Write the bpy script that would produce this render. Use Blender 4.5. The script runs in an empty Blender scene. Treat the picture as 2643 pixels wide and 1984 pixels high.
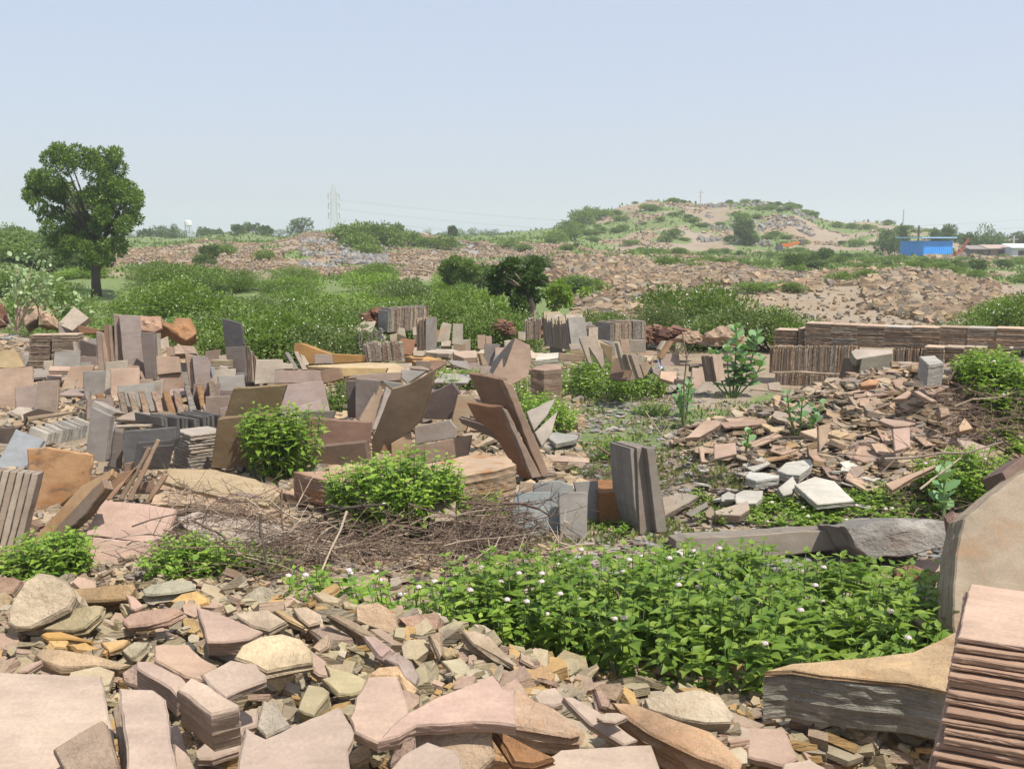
import bpy, bmesh, math, random
import numpy as np
from mathutils import Vector, Matrix, noise
R = random.Random(11); NR = np.random.RandomState(5)
rad = math.radians
# ------------------------------------------------------------------ camera, sky, sun, exposure
H, F, PX = 2.2, 2834.0, (1321.5, 992.0)
PITCH = math.atan((992 - 610) / F); CP, SP = math.cos(PITCH), math.sin(PITCH)
scene = bpy.context.scene; col = scene.collection
cd = bpy.data.cameras.new('camera'); cam = bpy.data.objects.new('camera', cd); col.objects.link(cam)
cam.location = (0, 0, H); cam.rotation_euler = (math.pi / 2 - PITCH, 0, 0)
cd.sensor_fit = 'HORIZONTAL'; cd.sensor_width = 36; cd.lens = F / 2643 * 36; cd.clip_start = .1; cd.clip_end = 9000
scene.camera = cam
SUN_EL, SUN_AZ = 61, 130            # azimuth measured clockwise from +Y (view direction)
w = bpy.data.worlds.new('World'); scene.world = w; w.use_nodes = True
nt = w.node_tree; bg = nt.nodes['Background']; sk = nt.nodes.new('ShaderNodeTexSky')
sk.sky_type = 'NISHITA'; sk.sun_disc = False; sk.sun_elevation = rad(SUN_EL); sk.sun_rotation = rad(SUN_AZ)
sk.altitude = 0; sk.air_density = 1.35; sk.dust_density = 1.3; sk.ozone_density = 3.2
hz_ = nt.nodes.new('ShaderNodeMix'); hz_.data_type = 'RGBA'; hz_.inputs[0].default_value = .76; hz_.inputs[7].default_value = (3.75, 4.15, 5.25, 1)   # milky air over the clear sky
nt.links.new(sk.outputs[0], hz_.inputs[6]); nt.links.new(hz_.outputs[2], bg.inputs[0]); bg.inputs[1].default_value = .13
sl = bpy.data.lights.new('sun', 'SUN'); so = bpy.data.objects.new('sun', sl); col.objects.link(so)
sl.energy = 4.9; sl.angle = rad(.6); sl.color = (1, .955, .88)
sd = Vector((math.sin(rad(SUN_AZ)) * math.cos(rad(SUN_EL)), math.cos(rad(SUN_AZ)) * math.cos(rad(SUN_EL)), math.sin(rad(SUN_EL))))
so.rotation_euler = sd.to_track_quat('Z', 'Y').to_euler(); so.location = (0, 0, 50)
vs = scene.view_settings; vs.view_transform = 'Standard'; vs.look = 'None'; vs.exposure = 0.30; vs.gamma = 1; vs.use_curve_mapping = False
scene.cycles.volume_step_rate = 4; scene.cycles.max_bounces = 6; scene.cycles.transparent_max_bounces = 6
scene.cycles.volume_bounces = 2

# ------------------------------------------------------------------ picture to world helpers
def ray(u, v):
    dz = PX[1] - v
    return Vector((u - PX[0], F * CP + dz * SP, -F * SP + dz * CP))
def tt(v):
    return math.tan(PITCH + math.atan((v - 992) / F))
def pt(u, v, Y):
    d = ray(u, v); return Vector((d.x * Y / d.y, Y, H + d.z * Y / d.y))
def xat(u, v, Y): return pt(u, v, Y).x
# terrain: for some picture columns, knots (distance, height) or (distance, 'p', picture row)
def kz(k): return (k[0], k[1]) if len(k) == 2 else (k[0], H - k[0] * tt(k[2]))
MID = [(6.9, 0), (17, 0), (27, -.3)]
def near(a, b, z): return [(1.5, z + .05), (a, z), (b, z * .85), (b + .8, .02)]
P = 'p'
COLS = [
 (-300, near(3, 5.0, .45) + MID + [(35, -.5), (50, -.1), (70, P, 640), (90, P, 628), (150, P, 622), (300, P, 616), (3000, 1.5)]),
 (60, near(3, 5.2, .45) + MID + [(35, -.55), (50, -.1), (72, P, 652), (90, P, 640), (150, P, 624), (300, P, 617), (3000, 1.5)]),
 (200, near(3, 5.2, .45) + MID + [(35, -.6), (50, P, 728), (75, P, 700), (100, P, 670), (150, P, 632), (300, P, 618), (3000, 1.5)]),
 (330, near(3, 5.2, .45) + MID + [(35, -.6), (52, P, 722), (75, P, 668), (95, P, 640), (115, P, 645), (150, P, 630), (300, P, 618), (3000, 1.5)]),
 (560, near(3, 5.3, .45) + MID + [(35, -.6), (55, P, 720), (75, P, 672), (110, P, 632), (125, P, 636), (150, P, 628), (300, P, 616), (3000, 1.5)]),
 (800, near(3, 5.2, .45) + MID + [(35, -.6), (55, P, 722), (75, P, 680), (105, P, 622), (125, P, 612), (160, P, 614), (300, P, 614), (3000, 1.5)]),
 (1100, near(3, 5.0, .42) + MID + [(35, -.6), (50, P, 735), (75, P, 690), (105, P, 640), (125, P, 613), (160, P, 614), (300, P, 614), (3000, 1.5)]),
 (1330, near(3, 4.7, .36) + MID + [(35, -.6), (50, P, 750), (75, P, 700), (105, P, 655), (130, P, 628), (160, P, 618), (300, P, 613), (3000, 1.5)]),
 (1450, near(3, 4.4, .3) + MID + [(35, -.6), (48, P, 755), (70, P, 672), (100, P, 655), (145, P, 640), (200, P, 606), (240, P, 612), (400, P, 612), (3000, 1.5)]),
 (1506, near(3, 4.3, .26) + MID + [(35, -.6), (48, P, 755), (70, P, 662), (100, P, 655), (145, P, 642), (210, P, 572), (250, P, 590), (400, P, 612), (3000, 1.5)]),
 (1590, near(3, 4.2, .24) + MID + [(35, -.6), (48, P, 758), (70, P, 668), (100, P, 656), (145, P, 645), (215, P, 540), (255, P, 560), (400, P, 612), (3000, 1.5)]),
 (1721, near(3, 4.2, .22) + MID + [(35, -.6), (48, P, 760), (66, P, 690), (100, P, 664), (145, P, 648), (215, P, 524), (255, P, 540), (400, P, 612), (3000, 1.5)]),
 (1913, near(3, 4.2, .2) + MID + [(35, -.6), (45, P, 765), (60, P, 702), (100, P, 672), (145, P, 652), (215, P, 529), (255, P, 545), (400, P, 612), (3000, 1.5)]),
 (2032, near(3, 4.2, .16) + MID + [(35, -.6), (45, P, 765), (60, P, 706), (100, P, 674), (145, P, 655), (215, P, 535), (255, P, 550), (400, P, 612), (3000, 1.5)]),
 (2100, near(3, 4.2, .12) + MID + [(35, -.6), (45, P, 765), (60, P, 705), (100, P, 676), (145, P, 656), (215, P, 562), (255, P, 580), (400, P, 612), (3000, 1.5)]),
 (2200, near(3, 4.2, .1) + MID + [(35, -.6), (45, P, 770), (60, P, 704), (100, P, 678), (140, P, 660), (205, P, 572), (255, P, 590), (400, P, 612), (3000, 1.5)]),
 (2300, near(3, 4.2, .1) + MID + [(35, -.6), (45, P, 770), (60, P, 704), (100, P, 680), (140, P, 662), (200, P, 588), (255, P, 600), (400, P, 612), (3000, 1.5)]),
 (2400, near(3, 4.2, .1) + MID + [(35, -.55), (45, P, 775), (60, P, 705), (100, P, 680), (140, P, 662), (200, P, 602), (255, P, 610), (400, P, 613), (3000, 1.5)]),
 (2520, near(3, 4.2, .1) + MID + [(35, -.5), (48, P, 770), (65, P, 720), (100, P, 682), (140, P, 664), (200, P, 640), (255, P, 625), (400, P, 614), (3000, 1.5)]),
 (2900, near(3, 4.2, .1) + MID + [(35, -.4), (50, P, 775), (70, P, 722), (100, P, 685), (140, P, 664), (200, P, 640), (255, P, 625), (400, P, 614), (3000, 1.5)]),
]
CT = []
for u, ks in COLS:
    ks = [kz(k) for k in ks]
    CT.append(((u - PX[0]) / F, np.array([math.log(k[0]) for k in ks]), np.array([k[1] for k in ks])))
CU = [c[0] for c in CT]
def fbm(x, y, z=0, o=4): return noise.fractal(Vector((x, y, z)), 1.0, 2.0, o)
def mound(X, Y, cx, cy, rx, ry, h):
    q = ((X - cx) / rx) ** 2 + ((Y - cy) / ry) ** 2
    return h * math.exp(-q * 1.3)
def tz(X, Y):
    if Y < 1.5: Y = 1.5
    s = X / Y; ly = math.log(Y)
    if s <= CU[0]: z = float(np.interp(ly, CT[0][1], CT[0][2]))
    elif s >= CU[-1]: z = float(np.interp(ly, CT[-1][1], CT[-1][2]))
    else:
        i = int(np.searchsorted(CU, s)) - 1
        f = (s - CU[i]) / (CU[i + 1] - CU[i]); f = f * f * (3 - 2 * f)
        z = (1 - f) * float(np.interp(ly, CT[i][1], CT[i][2])) + f * float(np.interp(ly, CT[i + 1][1], CT[i + 1][2]))
    a = .03 if Y < 20 else .03 + min(1, (Y - 20) / 130) * .75
    if 300 < Y: a = .5
    z += a * fbm(X / (1.2 + Y * .06), Y / (1.2 + Y * .12), 3.3)
    if 60 < Y < 260: z += .35 * min(1, (Y - 60) / 60) * abs(fbm(X / 9, Y / 40, 9, 3)) - .1
    if 140 < Y < 280: z += 1.5 * min(1, (Y - 140) / 30) * fbm(X / 15, Y / 22, 41, 4)
    z += mound(X, Y, 3.1, 10.7, 1.45, 1.5, .5) + mound(X, Y, 4.6, 10.7, 1.45, 1.75, .68) + mound(X, Y, 2.3, 9.3, .9, .7, .1)
    z += mound(X, Y, -8.5, 19.5, 3.5, 2.2, .35)
    return z
def G(u, v, lift=0):
    d = ray(u, v); d = d / d.y; Y = 2.0; st = .05
    while Y < 3000:
        p = Vector((0, 0, H)) + d * Y
        if p.z <= tz(p.x, p.y) + lift: break
        st = .02 + Y * .004; Y += st
    lo, hi = Y - st, Y
    for _ in range(8):
        m = (lo + hi) / 2; p = Vector((0, 0, H)) + d * m
        if p.z <= tz(p.x, p.y) + lift: hi = m
        else: lo = m
    return Vector((0, 0, H)) + d * hi

# ------------------------------------------------------------------ mesh + object helpers
def tag(o, label=None, cat=None, group=None, kind=None):
    if label: o['label'] = label
    if cat: o['category'] = cat
    if group: o['group'] = group
    if kind: o['kind'] = kind
    elif cat: o['kind'] = 'thing'
    return o
def link(name, me, parent=None, mats=(), mw=None):
    o = bpy.data.objects.new(name, me); col.objects.link(o)
    for m in mats:
        if m.name not in [x.name for x in me.materials if x]: me.materials.append(m)
    if parent: o.parent = parent
    if mw is not None: o.matrix_world = mw
    return o
def empty(name, loc, rz=0):
    o = bpy.data.objects.new(name, None); col.objects.link(o); o.location = loc; o.rotation_euler = (0, 0, rz)
    o.empty_display_size = .1; return o
def pymesh(name, V, Fc, smooth=False):
    me = bpy.data.meshes.new(name); me.from_pydata([tuple(v) for v in V], [], Fc)
    if smooth: me.polygons.foreach_set('use_smooth', [True] * len(me.polygons))
    me.update(); return me
def npmesh(name, V, Fc, smooth=False):       # V (n,3)  Fc (m,k)
    me = bpy.data.meshes.new(name); m, k = Fc.shape
    me.vertices.add(len(V)); me.vertices.foreach_set('co', np.asarray(V, np.float32).ravel())
    me.loops.add(m * k); me.loops.foreach_set('vertex_index', Fc.astype(np.int32).ravel())
    me.polygons.add(m); me.polygons.foreach_set('loop_start', np.arange(0, m * k, k, dtype=np.int32))
    if smooth: me.polygons.foreach_set('use_smooth', np.ones(m, bool))
    me.update(calc_edges=True); return me
class MB:
    def __init__(s): s.v = []; s.f = []
    def add(s, V, Fc):
        n = len(s.v); s.v += [tuple(x) for x in V]; s.f += [[i + n for i in f] for f in Fc]
    def box(s, c, sz, rz=0, M=None):
        V = []
        for x in (-.5, .5):
            for y in (-.5, .5):
                for z in (-.5, .5): V.append(Vector((x * sz[0], y * sz[1], z * sz[2])))
        m = M or Matrix.Rotation(rz, 3, 'Z'); c = Vector(c)
        s.add([c + m @ p for p in V], [(0, 1, 3, 2), (4, 6, 7, 5), (0, 4, 5, 1), (2, 3, 7, 6), (0, 2, 6, 4), (1, 5, 7, 3)])
    def tube(s, pts, rs, n=6, cap=True):
        pts = [Vector(p) for p in pts]
        if not hasattr(rs, '__len__'): rs = [rs] * len(pts)
        rings = []
        for i, p in enumerate(pts):
            d = (pts[min(i + 1, len(pts) - 1)] - pts[max(i - 1, 0)])
            if d.length < 1e-9: d = Vector((0, 0, 1))
            d.normalize(); a = d.cross(Vector((.31, .17, .93))); 
            if a.length < .05: a = d.cross(Vector((1, 0, 0)))
            a.normalize(); b = d.cross(a)
            rings.append([p + (a * math.cos(2 * math.pi * k / n) + b * math.sin(2 * math.pi * k / n)) * rs[i] for k in range(n)])
        V = [q for r in rings for q in r]; Fc = []
        for i in range(len(pts) - 1):
            for k in range(n): Fc.append((i * n + k, i * n + (k + 1) % n, (i + 1) * n + (k + 1) % n, (i + 1) * n + k))
        if cap: Fc.append(tuple(range(n))[::-1]); Fc.append(tuple(range((len(pts) - 1) * n, len(pts) * n)))
        s.add(V, Fc)
    def build(s, name, mat, parent=None, smooth=False):
        return link(name, pymesh(name, s.v, s.f, smooth), parent, [mat])

# ------------------------------------------------------------------ materials
def newmat(name):
    m = bpy.data.materials.new(name); m.use_nodes = True; t = m.node_tree
    return m, t, t.nodes['Principled BSDF']
class NB:
    def __init__(s, t): s.t = t
    def n(s, ty, **k):
        x = s.t.nodes.new(ty)
        for a, b in k.items(): setattr(x, a, b)
        return x
    def l(s, a, b): s.t.links.new(a, b)
    def noise(s, vec, scale, det=4, rough=.6):
        x = s.n('ShaderNodeTexNoise'); x.inputs['Scale'].default_value = scale; x.inputs['Detail'].default_value = det
        x.inputs['Roughness'].default_value = rough; s.l(vec, x.inputs['Vector']); return x.outputs[0]
    def rng(s, v, a, b, c, d):
        x = s.n('ShaderNodeMapRange'); s.l(v, x.inputs[0])
        for i, q in enumerate((a, b, c, d)): x.inputs[i + 1].default_value = q
        return x.outputs[0]
    def mix(s, f, a, b, mode='MIX'):
        x = s.n('ShaderNodeMix', data_type='RGBA', blend_type=mode)
        for i, q in ((0, f), (6, a), (7, b)):
            if hasattr(q, 'is_output'): s.l(q, x.inputs[i])
            else: x.inputs[i].default_value = q if i == 0 else (*q[:3], 1)
        return x.outputs[2]
    def math(s, op, a, b):
        x = s.n('ShaderNodeMath', operation=op)
        for i, q in enumerate((a, b)):
            if hasattr(q, 'is_output'): s.l(q, x.inputs[i])
            else: x.inputs[i].default_value = q
        return x.outputs[0]
    def map(s, vec, sc):
        x = s.n('ShaderNodeMapping'); x.inputs['Scale'].default_value = sc; s.l(vec, x.inputs[0]); return x.outputs[0]
    def scale(s, c, v):    # colour times value
        x = s.n('ShaderNodeVectorMath', operation='SCALE'); s.l(c, x.inputs[0]); s.l(v, x.inputs['Scale']); return x.outputs[0]
def stone_mat(name, riven=.25, strata=.7, grain=.25, size=1.0, vary=.22, ramp=None):
    m, t, b = newmat(name); N = NB(t)
    tc = N.n('ShaderNodeTexCoord'); oi = N.n('ShaderNodeObjectInfo'); O = tc.outputs['Object']
    off = N.n('ShaderNodeVectorMath', operation='ADD'); N.l(O, off.inputs[0])
    cmb = N.n('ShaderNodeCombineXYZ'); N.l(N.math('MULTIPLY', oi.outputs['Random'], 37.0), cmb.inputs[0]); N.l(N.math('MULTIPLY', oi.outputs['Random'], 91.0), cmb.inputs[1])
    N.l(cmb.outputs[0], off.inputs[1]); V = off.outputs[0]
    sx = N.n('ShaderNodeSeparateXYZ'); N.l(tc.outputs['Normal'], sx.inputs[0])
    side = N.rng(N.math('ABSOLUTE', sx.outputs[2], 0), .55, .85, 1, 0)
    if ramp:
        gi = N.n('ShaderNodeNewGeometry'); cr = N.n('ShaderNodeValToRGB'); N.l(gi.outputs['Random Per Island'], cr.inputs[0])
        cr.color_ramp.interpolation = 'CONSTANT'; e = cr.color_ramp.elements
        for i, c in enumerate(ramp):
            q = e[i] if i < 2 else e.new(i / len(ramp)); q.position = i / len(ramp); q.color = (*c, 1)
        base = cr.outputs[0]; alpha = .15
    else: base, alpha = oi.outputs['Color'], oi.outputs['Alpha']
    n1 = N.noise(V, 2.6 / size, 5, .6); n2 = N.noise(N.map(V, (1, 3.5, 1)), 5 / size, 4, .55); n3 = N.noise(V, 70 / size, 3, .7)
    k = N.math('MULTIPLY', N.rng(n1, .3, .7, 1 - vary, 1 + vary * .8), N.rng(n2, .3, .7, .9, 1.1))
    k = N.math('MULTIPLY', k, N.rng(n3, .25, .75, .86, 1.12))
    lay = N.noise(N.map(V, (1.2, 1.2, 55)), 1.6 / size, 4, .65)
    c = N.scale(N.mix(1.0, base, (.79, .745, .675), 'MULTIPLY'), k)
    cs = N.scale(c, N.rng(lay, .3, .7, .62, 1.18)); c = N.mix(N.math('MULTIPLY', side, .75), c, cs)
    st = N.math('MULTIPLY', N.rng(N.noise(N.map(V, (1, 1.6, 3)), 3.2 / size, 6, .68), .5, .62, 0, 1), alpha)
    c = N.mix(st, c, N.mix(N.rng(n2, .35, .65, 0, 1), (.40, .17, .045), (.13, .085, .06)))
    sc = N.rng(N.noise(N.map(V, (1, 6, 1)), 9 / size, 3, .5), .66, .74, 0, .16 if riven < 1 else 0); c = N.mix(sc, c, (.5, .45, .4))
    bl = N.rng(N.noise(N.map(V, (1.3, 1, 1)), 1.9 / size, 6, .72), .5, .68, 0, .42 if not ramp else .2); c = N.mix(bl, c, N.mix(.55, c, (.26, .19, .13)))
    vn = N.rng(N.math('ABSOLUTE', N.math('SUBTRACT', N.noise(V, 4.5 / size, 5, .7), .5), 0), 0, .010, .75 if riven > 1 else 1, 1); c = N.scale(c, vn)
    N.l(c, b.inputs['Base Color']); b.inputs['Roughness'].default_value = .88; b.inputs['Specular IOR Level'].default_value = .25
    hgt = N.math('ADD', N.math('MULTIPLY', N.noise(V, 9 / size, 5, .6), riven), N.math('MULTIPLY', N.noise(V, 120 / size, 3, .6), grain * .12))
    hgt = N.math('ADD', hgt, N.math('MULTIPLY', N.math('MULTIPLY', lay, side), strata))
    bp = N.n('ShaderNodeBump'); bp.inputs['Strength'].default_value = 1; bp.inputs['Distance'].default_value = .022 * size
    N.l(hgt, bp.inputs['Height']); N.l(bp.outputs[0], b.inputs['Normal'])
    return m
M_SAND = stone_mat('sandstone'); M_ROCK = stone_mat('layered_rock', riven=1.7, strata=1.5, grain=1.0, vary=.42)
EARTH = [(.47, .37, .26), (.42, .33, .235), (.36, .30, .23), (.50, .39, .26), (.33, .29, .24), (.45, .38, .29), (.40, .30, .2), (.30, .27, .24)]
KHAKI = [(.42, .37, .25), (.36, .31, .20), (.47, .40, .28), (.45, .33, .26), (.33, .29, .22), (.50, .44, .34), (.40, .31, .24), (.46, .31, .14)]
GREY = [(.33, .34, .34), (.26, .27, .28), (.38, .38, .37), (.30, .28, .27)]
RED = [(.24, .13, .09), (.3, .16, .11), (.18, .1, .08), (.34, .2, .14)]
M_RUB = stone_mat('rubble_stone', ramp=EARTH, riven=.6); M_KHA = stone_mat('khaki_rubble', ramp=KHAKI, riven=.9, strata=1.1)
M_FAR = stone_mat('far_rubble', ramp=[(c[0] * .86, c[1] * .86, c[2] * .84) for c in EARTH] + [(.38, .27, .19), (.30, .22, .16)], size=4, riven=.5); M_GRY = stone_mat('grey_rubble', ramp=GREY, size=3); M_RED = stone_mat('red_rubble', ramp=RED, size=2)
def leaf_mat(name, c, c2, trans=.35, gloss=.45, island=True):
    m, t, b = newmat(name); N = NB(t)
    gi = N.n('ShaderNodeNewGeometry'); cc = N.mix(gi.outputs['Random Per Island'], c, c2)
    oi = N.n('ShaderNodeObjectInfo'); cc = N.scale(cc, N.rng(oi.outputs['Random'], 0, 1, .8, 1.15))
    N.l(cc, b.inputs['Base Color']); b.inputs['Roughness'].default_value = gloss; b.inputs['Specular IOR Level'].default_value = .35
    tr = N.n('ShaderNodeBsdfTranslucent'); N.l(N.mix(.5, cc, (.25, .4, .03)), tr.inputs[0])
    ms = N.n('ShaderNodeMixShader'); ms.inputs[0].default_value = trans
    N.l(b.outputs[0], ms.inputs[1]); N.l(tr.outputs[0], ms.inputs[2]); N.l(ms.outputs[0], t.nodes['Material Output'].inputs[0]); return m
def plain(name, c, rough=.7, metal=0, vary=.2, sc=8):
    m, t, b = newmat(name); N = NB(t); tc = N.n('ShaderNodeTexCoord')
    n = N.noise(tc.outputs['Object'], sc, 4, .6)
    N.l(N.mix(N.rng(n, .3, .7, 0, 1), [q * (1 - vary) for q in c], [min(1, q * (1 + vary)) for q in c]), b.inputs['Base Color'])
    b.inputs['Roughness'].default_value = rough; b.inputs['Metallic'].default_value = metal; return m
L_LAN = leaf_mat('lantana_leaf', (.12, .23, .025), (.31, .42, .065)); L_MID = leaf_mat('shrub_leaf', (.10, .17, .025), (.19, .27, .05))
L_TREE = leaf_mat('tree_leaf', (.055, .11, .016), (.16, .235, .035), .25); L_DARK = leaf_mat('dark_leaf', (.04, .09, .022), (.085, .15, .035), .25)
L_FAR = leaf_mat('far_leaf', (.07, .12, .03), (.12, .18, .045), .2, .7); L_OLIVE = leaf_mat('olive_leaf', (.075, .11, .035), (.15, .18, .06), .25, .7)
L_CAL = leaf_mat('broad_leaf', (.13, .25, .09), (.2, .33, .14), .25, .5); L_BRT = leaf_mat('hill_leaf', (.12, .19, .035), (.19, .26, .06), .3, .7)
M_FLOW = plain('white_petal', (.8, .74, .68), .6, vary=.1); M_PINK = plain('pink_petal', (.8, .62, .62), .6, vary=.15, sc=60)
M_BARK = plain('dark_bark', (.07, .055, .04), .9, vary=.4, sc=12); M_PALE = plain('pale_bark', (.36, .27, .19), .9, vary=.3, sc=10)
M_STEM = plain('green_stem', (.12, .2, .05), .7); M_TWIG = plain('dry_twig', (.15, .10, .07), .9, vary=.55, sc=2.5); M_TWIGP = plain('pale_twig', (.36, .28, .20), .9, vary=.3, sc=3)
# ------------------------------------------------------------------ haze (even, thin air) and the ground sheet
def sstep(a, b, x):
    t = min(1, max(0, (x - a) / (b - a))); return t * t * (3 - 2 * t)
def cover(X, Y):
    u = PX[0] + F * X / max(Y, 1); n = fbm(X / (2 + Y * .05), Y / (2 + Y * .12), 7.7, 5); g = 0
    if 6.6 < Y < 19: g = .75 * sstep(.05, .5, n + (.15 if u > 1450 and Y < 14 else -.12))
    if 18 < Y < 54 and u < 1560: g = sstep(18, 20, Y) * (1 - sstep(48, 54, Y) * .8)
    if 27 < Y < 36 and u >= 1560: g = .8 * (1 - sstep(30, 36, Y))
    if Y >= 50 and u < 300: g = max(g, .85 * sstep(-.5, 0, n + .2) * (1 - .9 * sstep(180, 300, u)))
    if 58 < Y < 146 and u > 1480: g = max(g, sstep(58, 66, Y) * sstep(-.15, .12, fbm(X / 6, Y / 9, 33, 5) + (.22 if u > 1850 else .1)))
    n2 = fbm(X / 10, Y / 13, 21, 5)
    if 146 <= Y < 262 and u > 1400: g = sstep(.0, .14, n2 + .08 + .22 * (1 - sstep(1560, 1640, u)))
    if 52 < Y < 135 and 300 <= u <= 1480: g = max(g, .9 * sstep(.2, .34, fbm(X / 6, Y / 9, 27, 5)))
    if 132 < Y < 300 and u < 1450: g = max(g, .85)
    if Y > 262: g = .9
    gr = 0
    if 70 < Y < 105 and 780 < u < 1000: gr = sstep(-.2, .2, fbm(X / 6, Y / 10, 2) + .1)
    if 95 < Y < 125 and 1040 < u < 1330: gr = sstep(-.1, .3, n + .2)
    return g, gr
NS, NY = 440, 560
ys = list(np.exp(np.linspace(math.log(1.2), math.log(1900), NY))); pre = [-300, -60, -12, -3, 0, .7]
rows = [(y, max(abs(y), 1.6) if y < 1.2 else y) for y in pre] + [(y, y) for y in ys]
V = np.zeros((len(rows) * NS, 3)); CV = np.zeros((len(rows) * NS, 4)); SS = np.linspace(-1.3, 1.3, NS)
SS = np.sign(SS) * (np.abs(SS) / 1.3) ** 1.5 * 1.3
i = 0
for y, xs in rows:
    for s in SS:
        x = s * xs; V[i] = (x, y, tz(x, y) if y > 0 else .4); c = cover(x, y); CV[i] = (c[0], c[1], 0, 1); i += 1
a = np.arange(len(rows) - 1)[:, None] * NS + np.arange(NS - 1)[None, :]; a = a.ravel()
me = npmesh('ground', V, np.stack([a, a + 1, a + NS + 1, a + NS], 1), True)
at = me.color_attributes.new('cover', 'FLOAT_COLOR', 'POINT'); at.data.foreach_set('color', CV.astype(np.float32).ravel())
m, t, b = newmat('ground_soil'); N = NB(t); tc = N.n('ShaderNodeTexCoord'); O = tc.outputs['Object']
va = N.n('ShaderNodeVertexColor'); va.layer_name = 'cover'; sx = N.n('ShaderNodeSeparateColor'); N.l(va.outputs[0], sx.inputs[0])
n1 = N.noise(O, .35, 6, .65); n2 = N.noise(O, 3.5, 5, .7); n3 = N.noise(O, 30, 4, .7); n4 = N.noise(O, .09, 5, .6)
tan = N.mix(N.rng(n1, .3, .7, 0, 1), (.31, .23, .14), (.26, .195, .13)); tan = N.mix(N.rng(n4, .45, .6, 0, .6), tan, (.31, .26, .195))
tan = N.mix(sx.outputs[1], tan, (.27, .27, .27)); tan = N.scale(tan, N.math('MULTIPLY', N.rng(n2, .25, .75, .72, 1.2), N.rng(n3, .25, .75, .8, 1.15)))
gr = N.mix(N.rng(n2, .35, .65, 0, 1), (.085, .14, .035), (.16, .21, .06)); gr = N.mix(N.rng(n3, .4, .7, 0, .5), gr, (.22, .21, .09))
fac = N.rng(N.math('ADD', sx.outputs[0], N.math('MULTIPLY', N.math('SUBTRACT', n2, .5), .9)), .35, .62, 0, 1)
N.l(N.mix(fac, tan, gr), b.inputs['Base Color']); b.inputs['Roughness'].default_value = .95
vo = N.n('ShaderNodeTexVoronoi'); vo.inputs['Scale'].default_value = 14; N.l(O, vo.inputs['Vector'])
vo2 = N.n('ShaderNodeTexVoronoi'); vo2.inputs['Scale'].default_value = 1.3; N.l(O, vo2.inputs['Vector'])
hh = N.math('ADD', N.math('MULTIPLY', vo.outputs[0], .35), N.math('ADD', N.math('MULTIPLY', n3, .5), N.math('MULTIPLY', vo2.outputs[0], 2.5)))
bp = N.n('ShaderNodeBump'); bp.inputs['Distance'].default_value = .05; bp.inputs['Strength'].default_value = .8; N.l(hh, bp.inputs['Height']); N.l(bp.outputs[0], b.inputs['Normal'])
gnd = link('ground', me, None, [m]); tag(gnd, kind='structure')

# ------------------------------------------------------------------ slabs and stones
def ring2d(poly, step, jit, sd):
    out = []; n = len(poly); fq = .16 / step
    for i in range(n):
        a, b = Vector(poly[i]), Vector(poly[(i + 1) % n]); L = (b - a).length; k = max(1, min(40, int(L / step)))
        nn = Vector((b.y - a.y, a.x - b.x)); nn = nn / max(L, 1e-6)
        for j in range(k):
            p = a.lerp(b, j / k)
            if j: p = p + nn * jit * (noise.fractal(Vector((p.x * fq, p.y * fq, sd)), 1, 2, 3) * 1.1 + 1.0 * (R.random() - .5))
            out.append(p)
    return out
def slab_mesh(poly, th, rough=.006, step=.05, bulge=0, name='slab', layers=None):
    area = sum(poly[i][0] * poly[(i + 1) % len(poly)][1] - poly[(i + 1) % len(poly)][0] * poly[i][1] for i in range(len(poly)))
    if area < 0: poly = poly[::-1]
    sd = R.random() * 90; base = ring2d(poly, step, rough, sd); n = len(base); nr = []
    for i in range(n):
        e = (base[(i + 1) % n] - base[i - 1]); v = Vector((e.y, -e.x)); nr.append(v / max(v.length, 1e-6))
    ch = min(.008, th * .2, rough * 1.2 + .001); k = layers or (2 + min(7, int(th / .025)))
    V, Fc = [], []
    fq = .2 / step; kk = .55 if k > 4 else 1
    def ring(off, z, am, zj=0):
        led = R.uniform(-.8, .4)
        for i, p in enumerate(base):
            j = am * kk * (led + noise.fractal(Vector((p.x * fq, p.y * fq, z * 14 + sd)), 1, 2, 3) * .45 + .9 * (R.random() - .5))
            q = p + nr[i] * (off + j); V.append(Vector((q.x, q.y, z + zj * (R.random() - .5))))
    ring(-ch, 0, rough * .25); ring(0, -ch, rough * .35)
    for j in range(1, k): ring(0, -ch - (th - 2 * ch) * j / k, rough * 1.5 if th > .03 else rough)
    ring(0, -th + ch, rough); ring(-ch, -th, rough * .3)
    nrings = len(V) // n
    for r in range(nrings - 1):
        for i in range(n): Fc.append((r * n + i, (r + 1) * n + i, (r + 1) * n + (i + 1) % n, r * n + (i + 1) % n))
    Fc.append(tuple(range((nrings - 1) * n, nrings * n))[::-1])
    if bulge:
        c = Vector((sum(p.x for p in base) / n, sum(p.y for p in base) / n)); prev = 0
        for f in (.8, .55, .28):
            s0 = len(V)
            for i, p in enumerate(base):
                q = c + (p - c) * (f + .06 * noise.noise(Vector((i * .5, f * 9, sd)))); V.append(Vector((q.x, q.y, bulge * .6 * (1.1 - f) * (1 + 1.6 * noise.noise(Vector((q.x * 8, q.y * 8, sd)))))))
            for i in range(n): Fc.append((prev + i, prev + (i + 1) % n, s0 + (i + 1) % n, s0 + i))
            prev = s0
        Fc.append(tuple(range(prev, prev + n)))
    else: Fc.append(tuple(range(n)))
    return pymesh(name, V, Fc)
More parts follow.
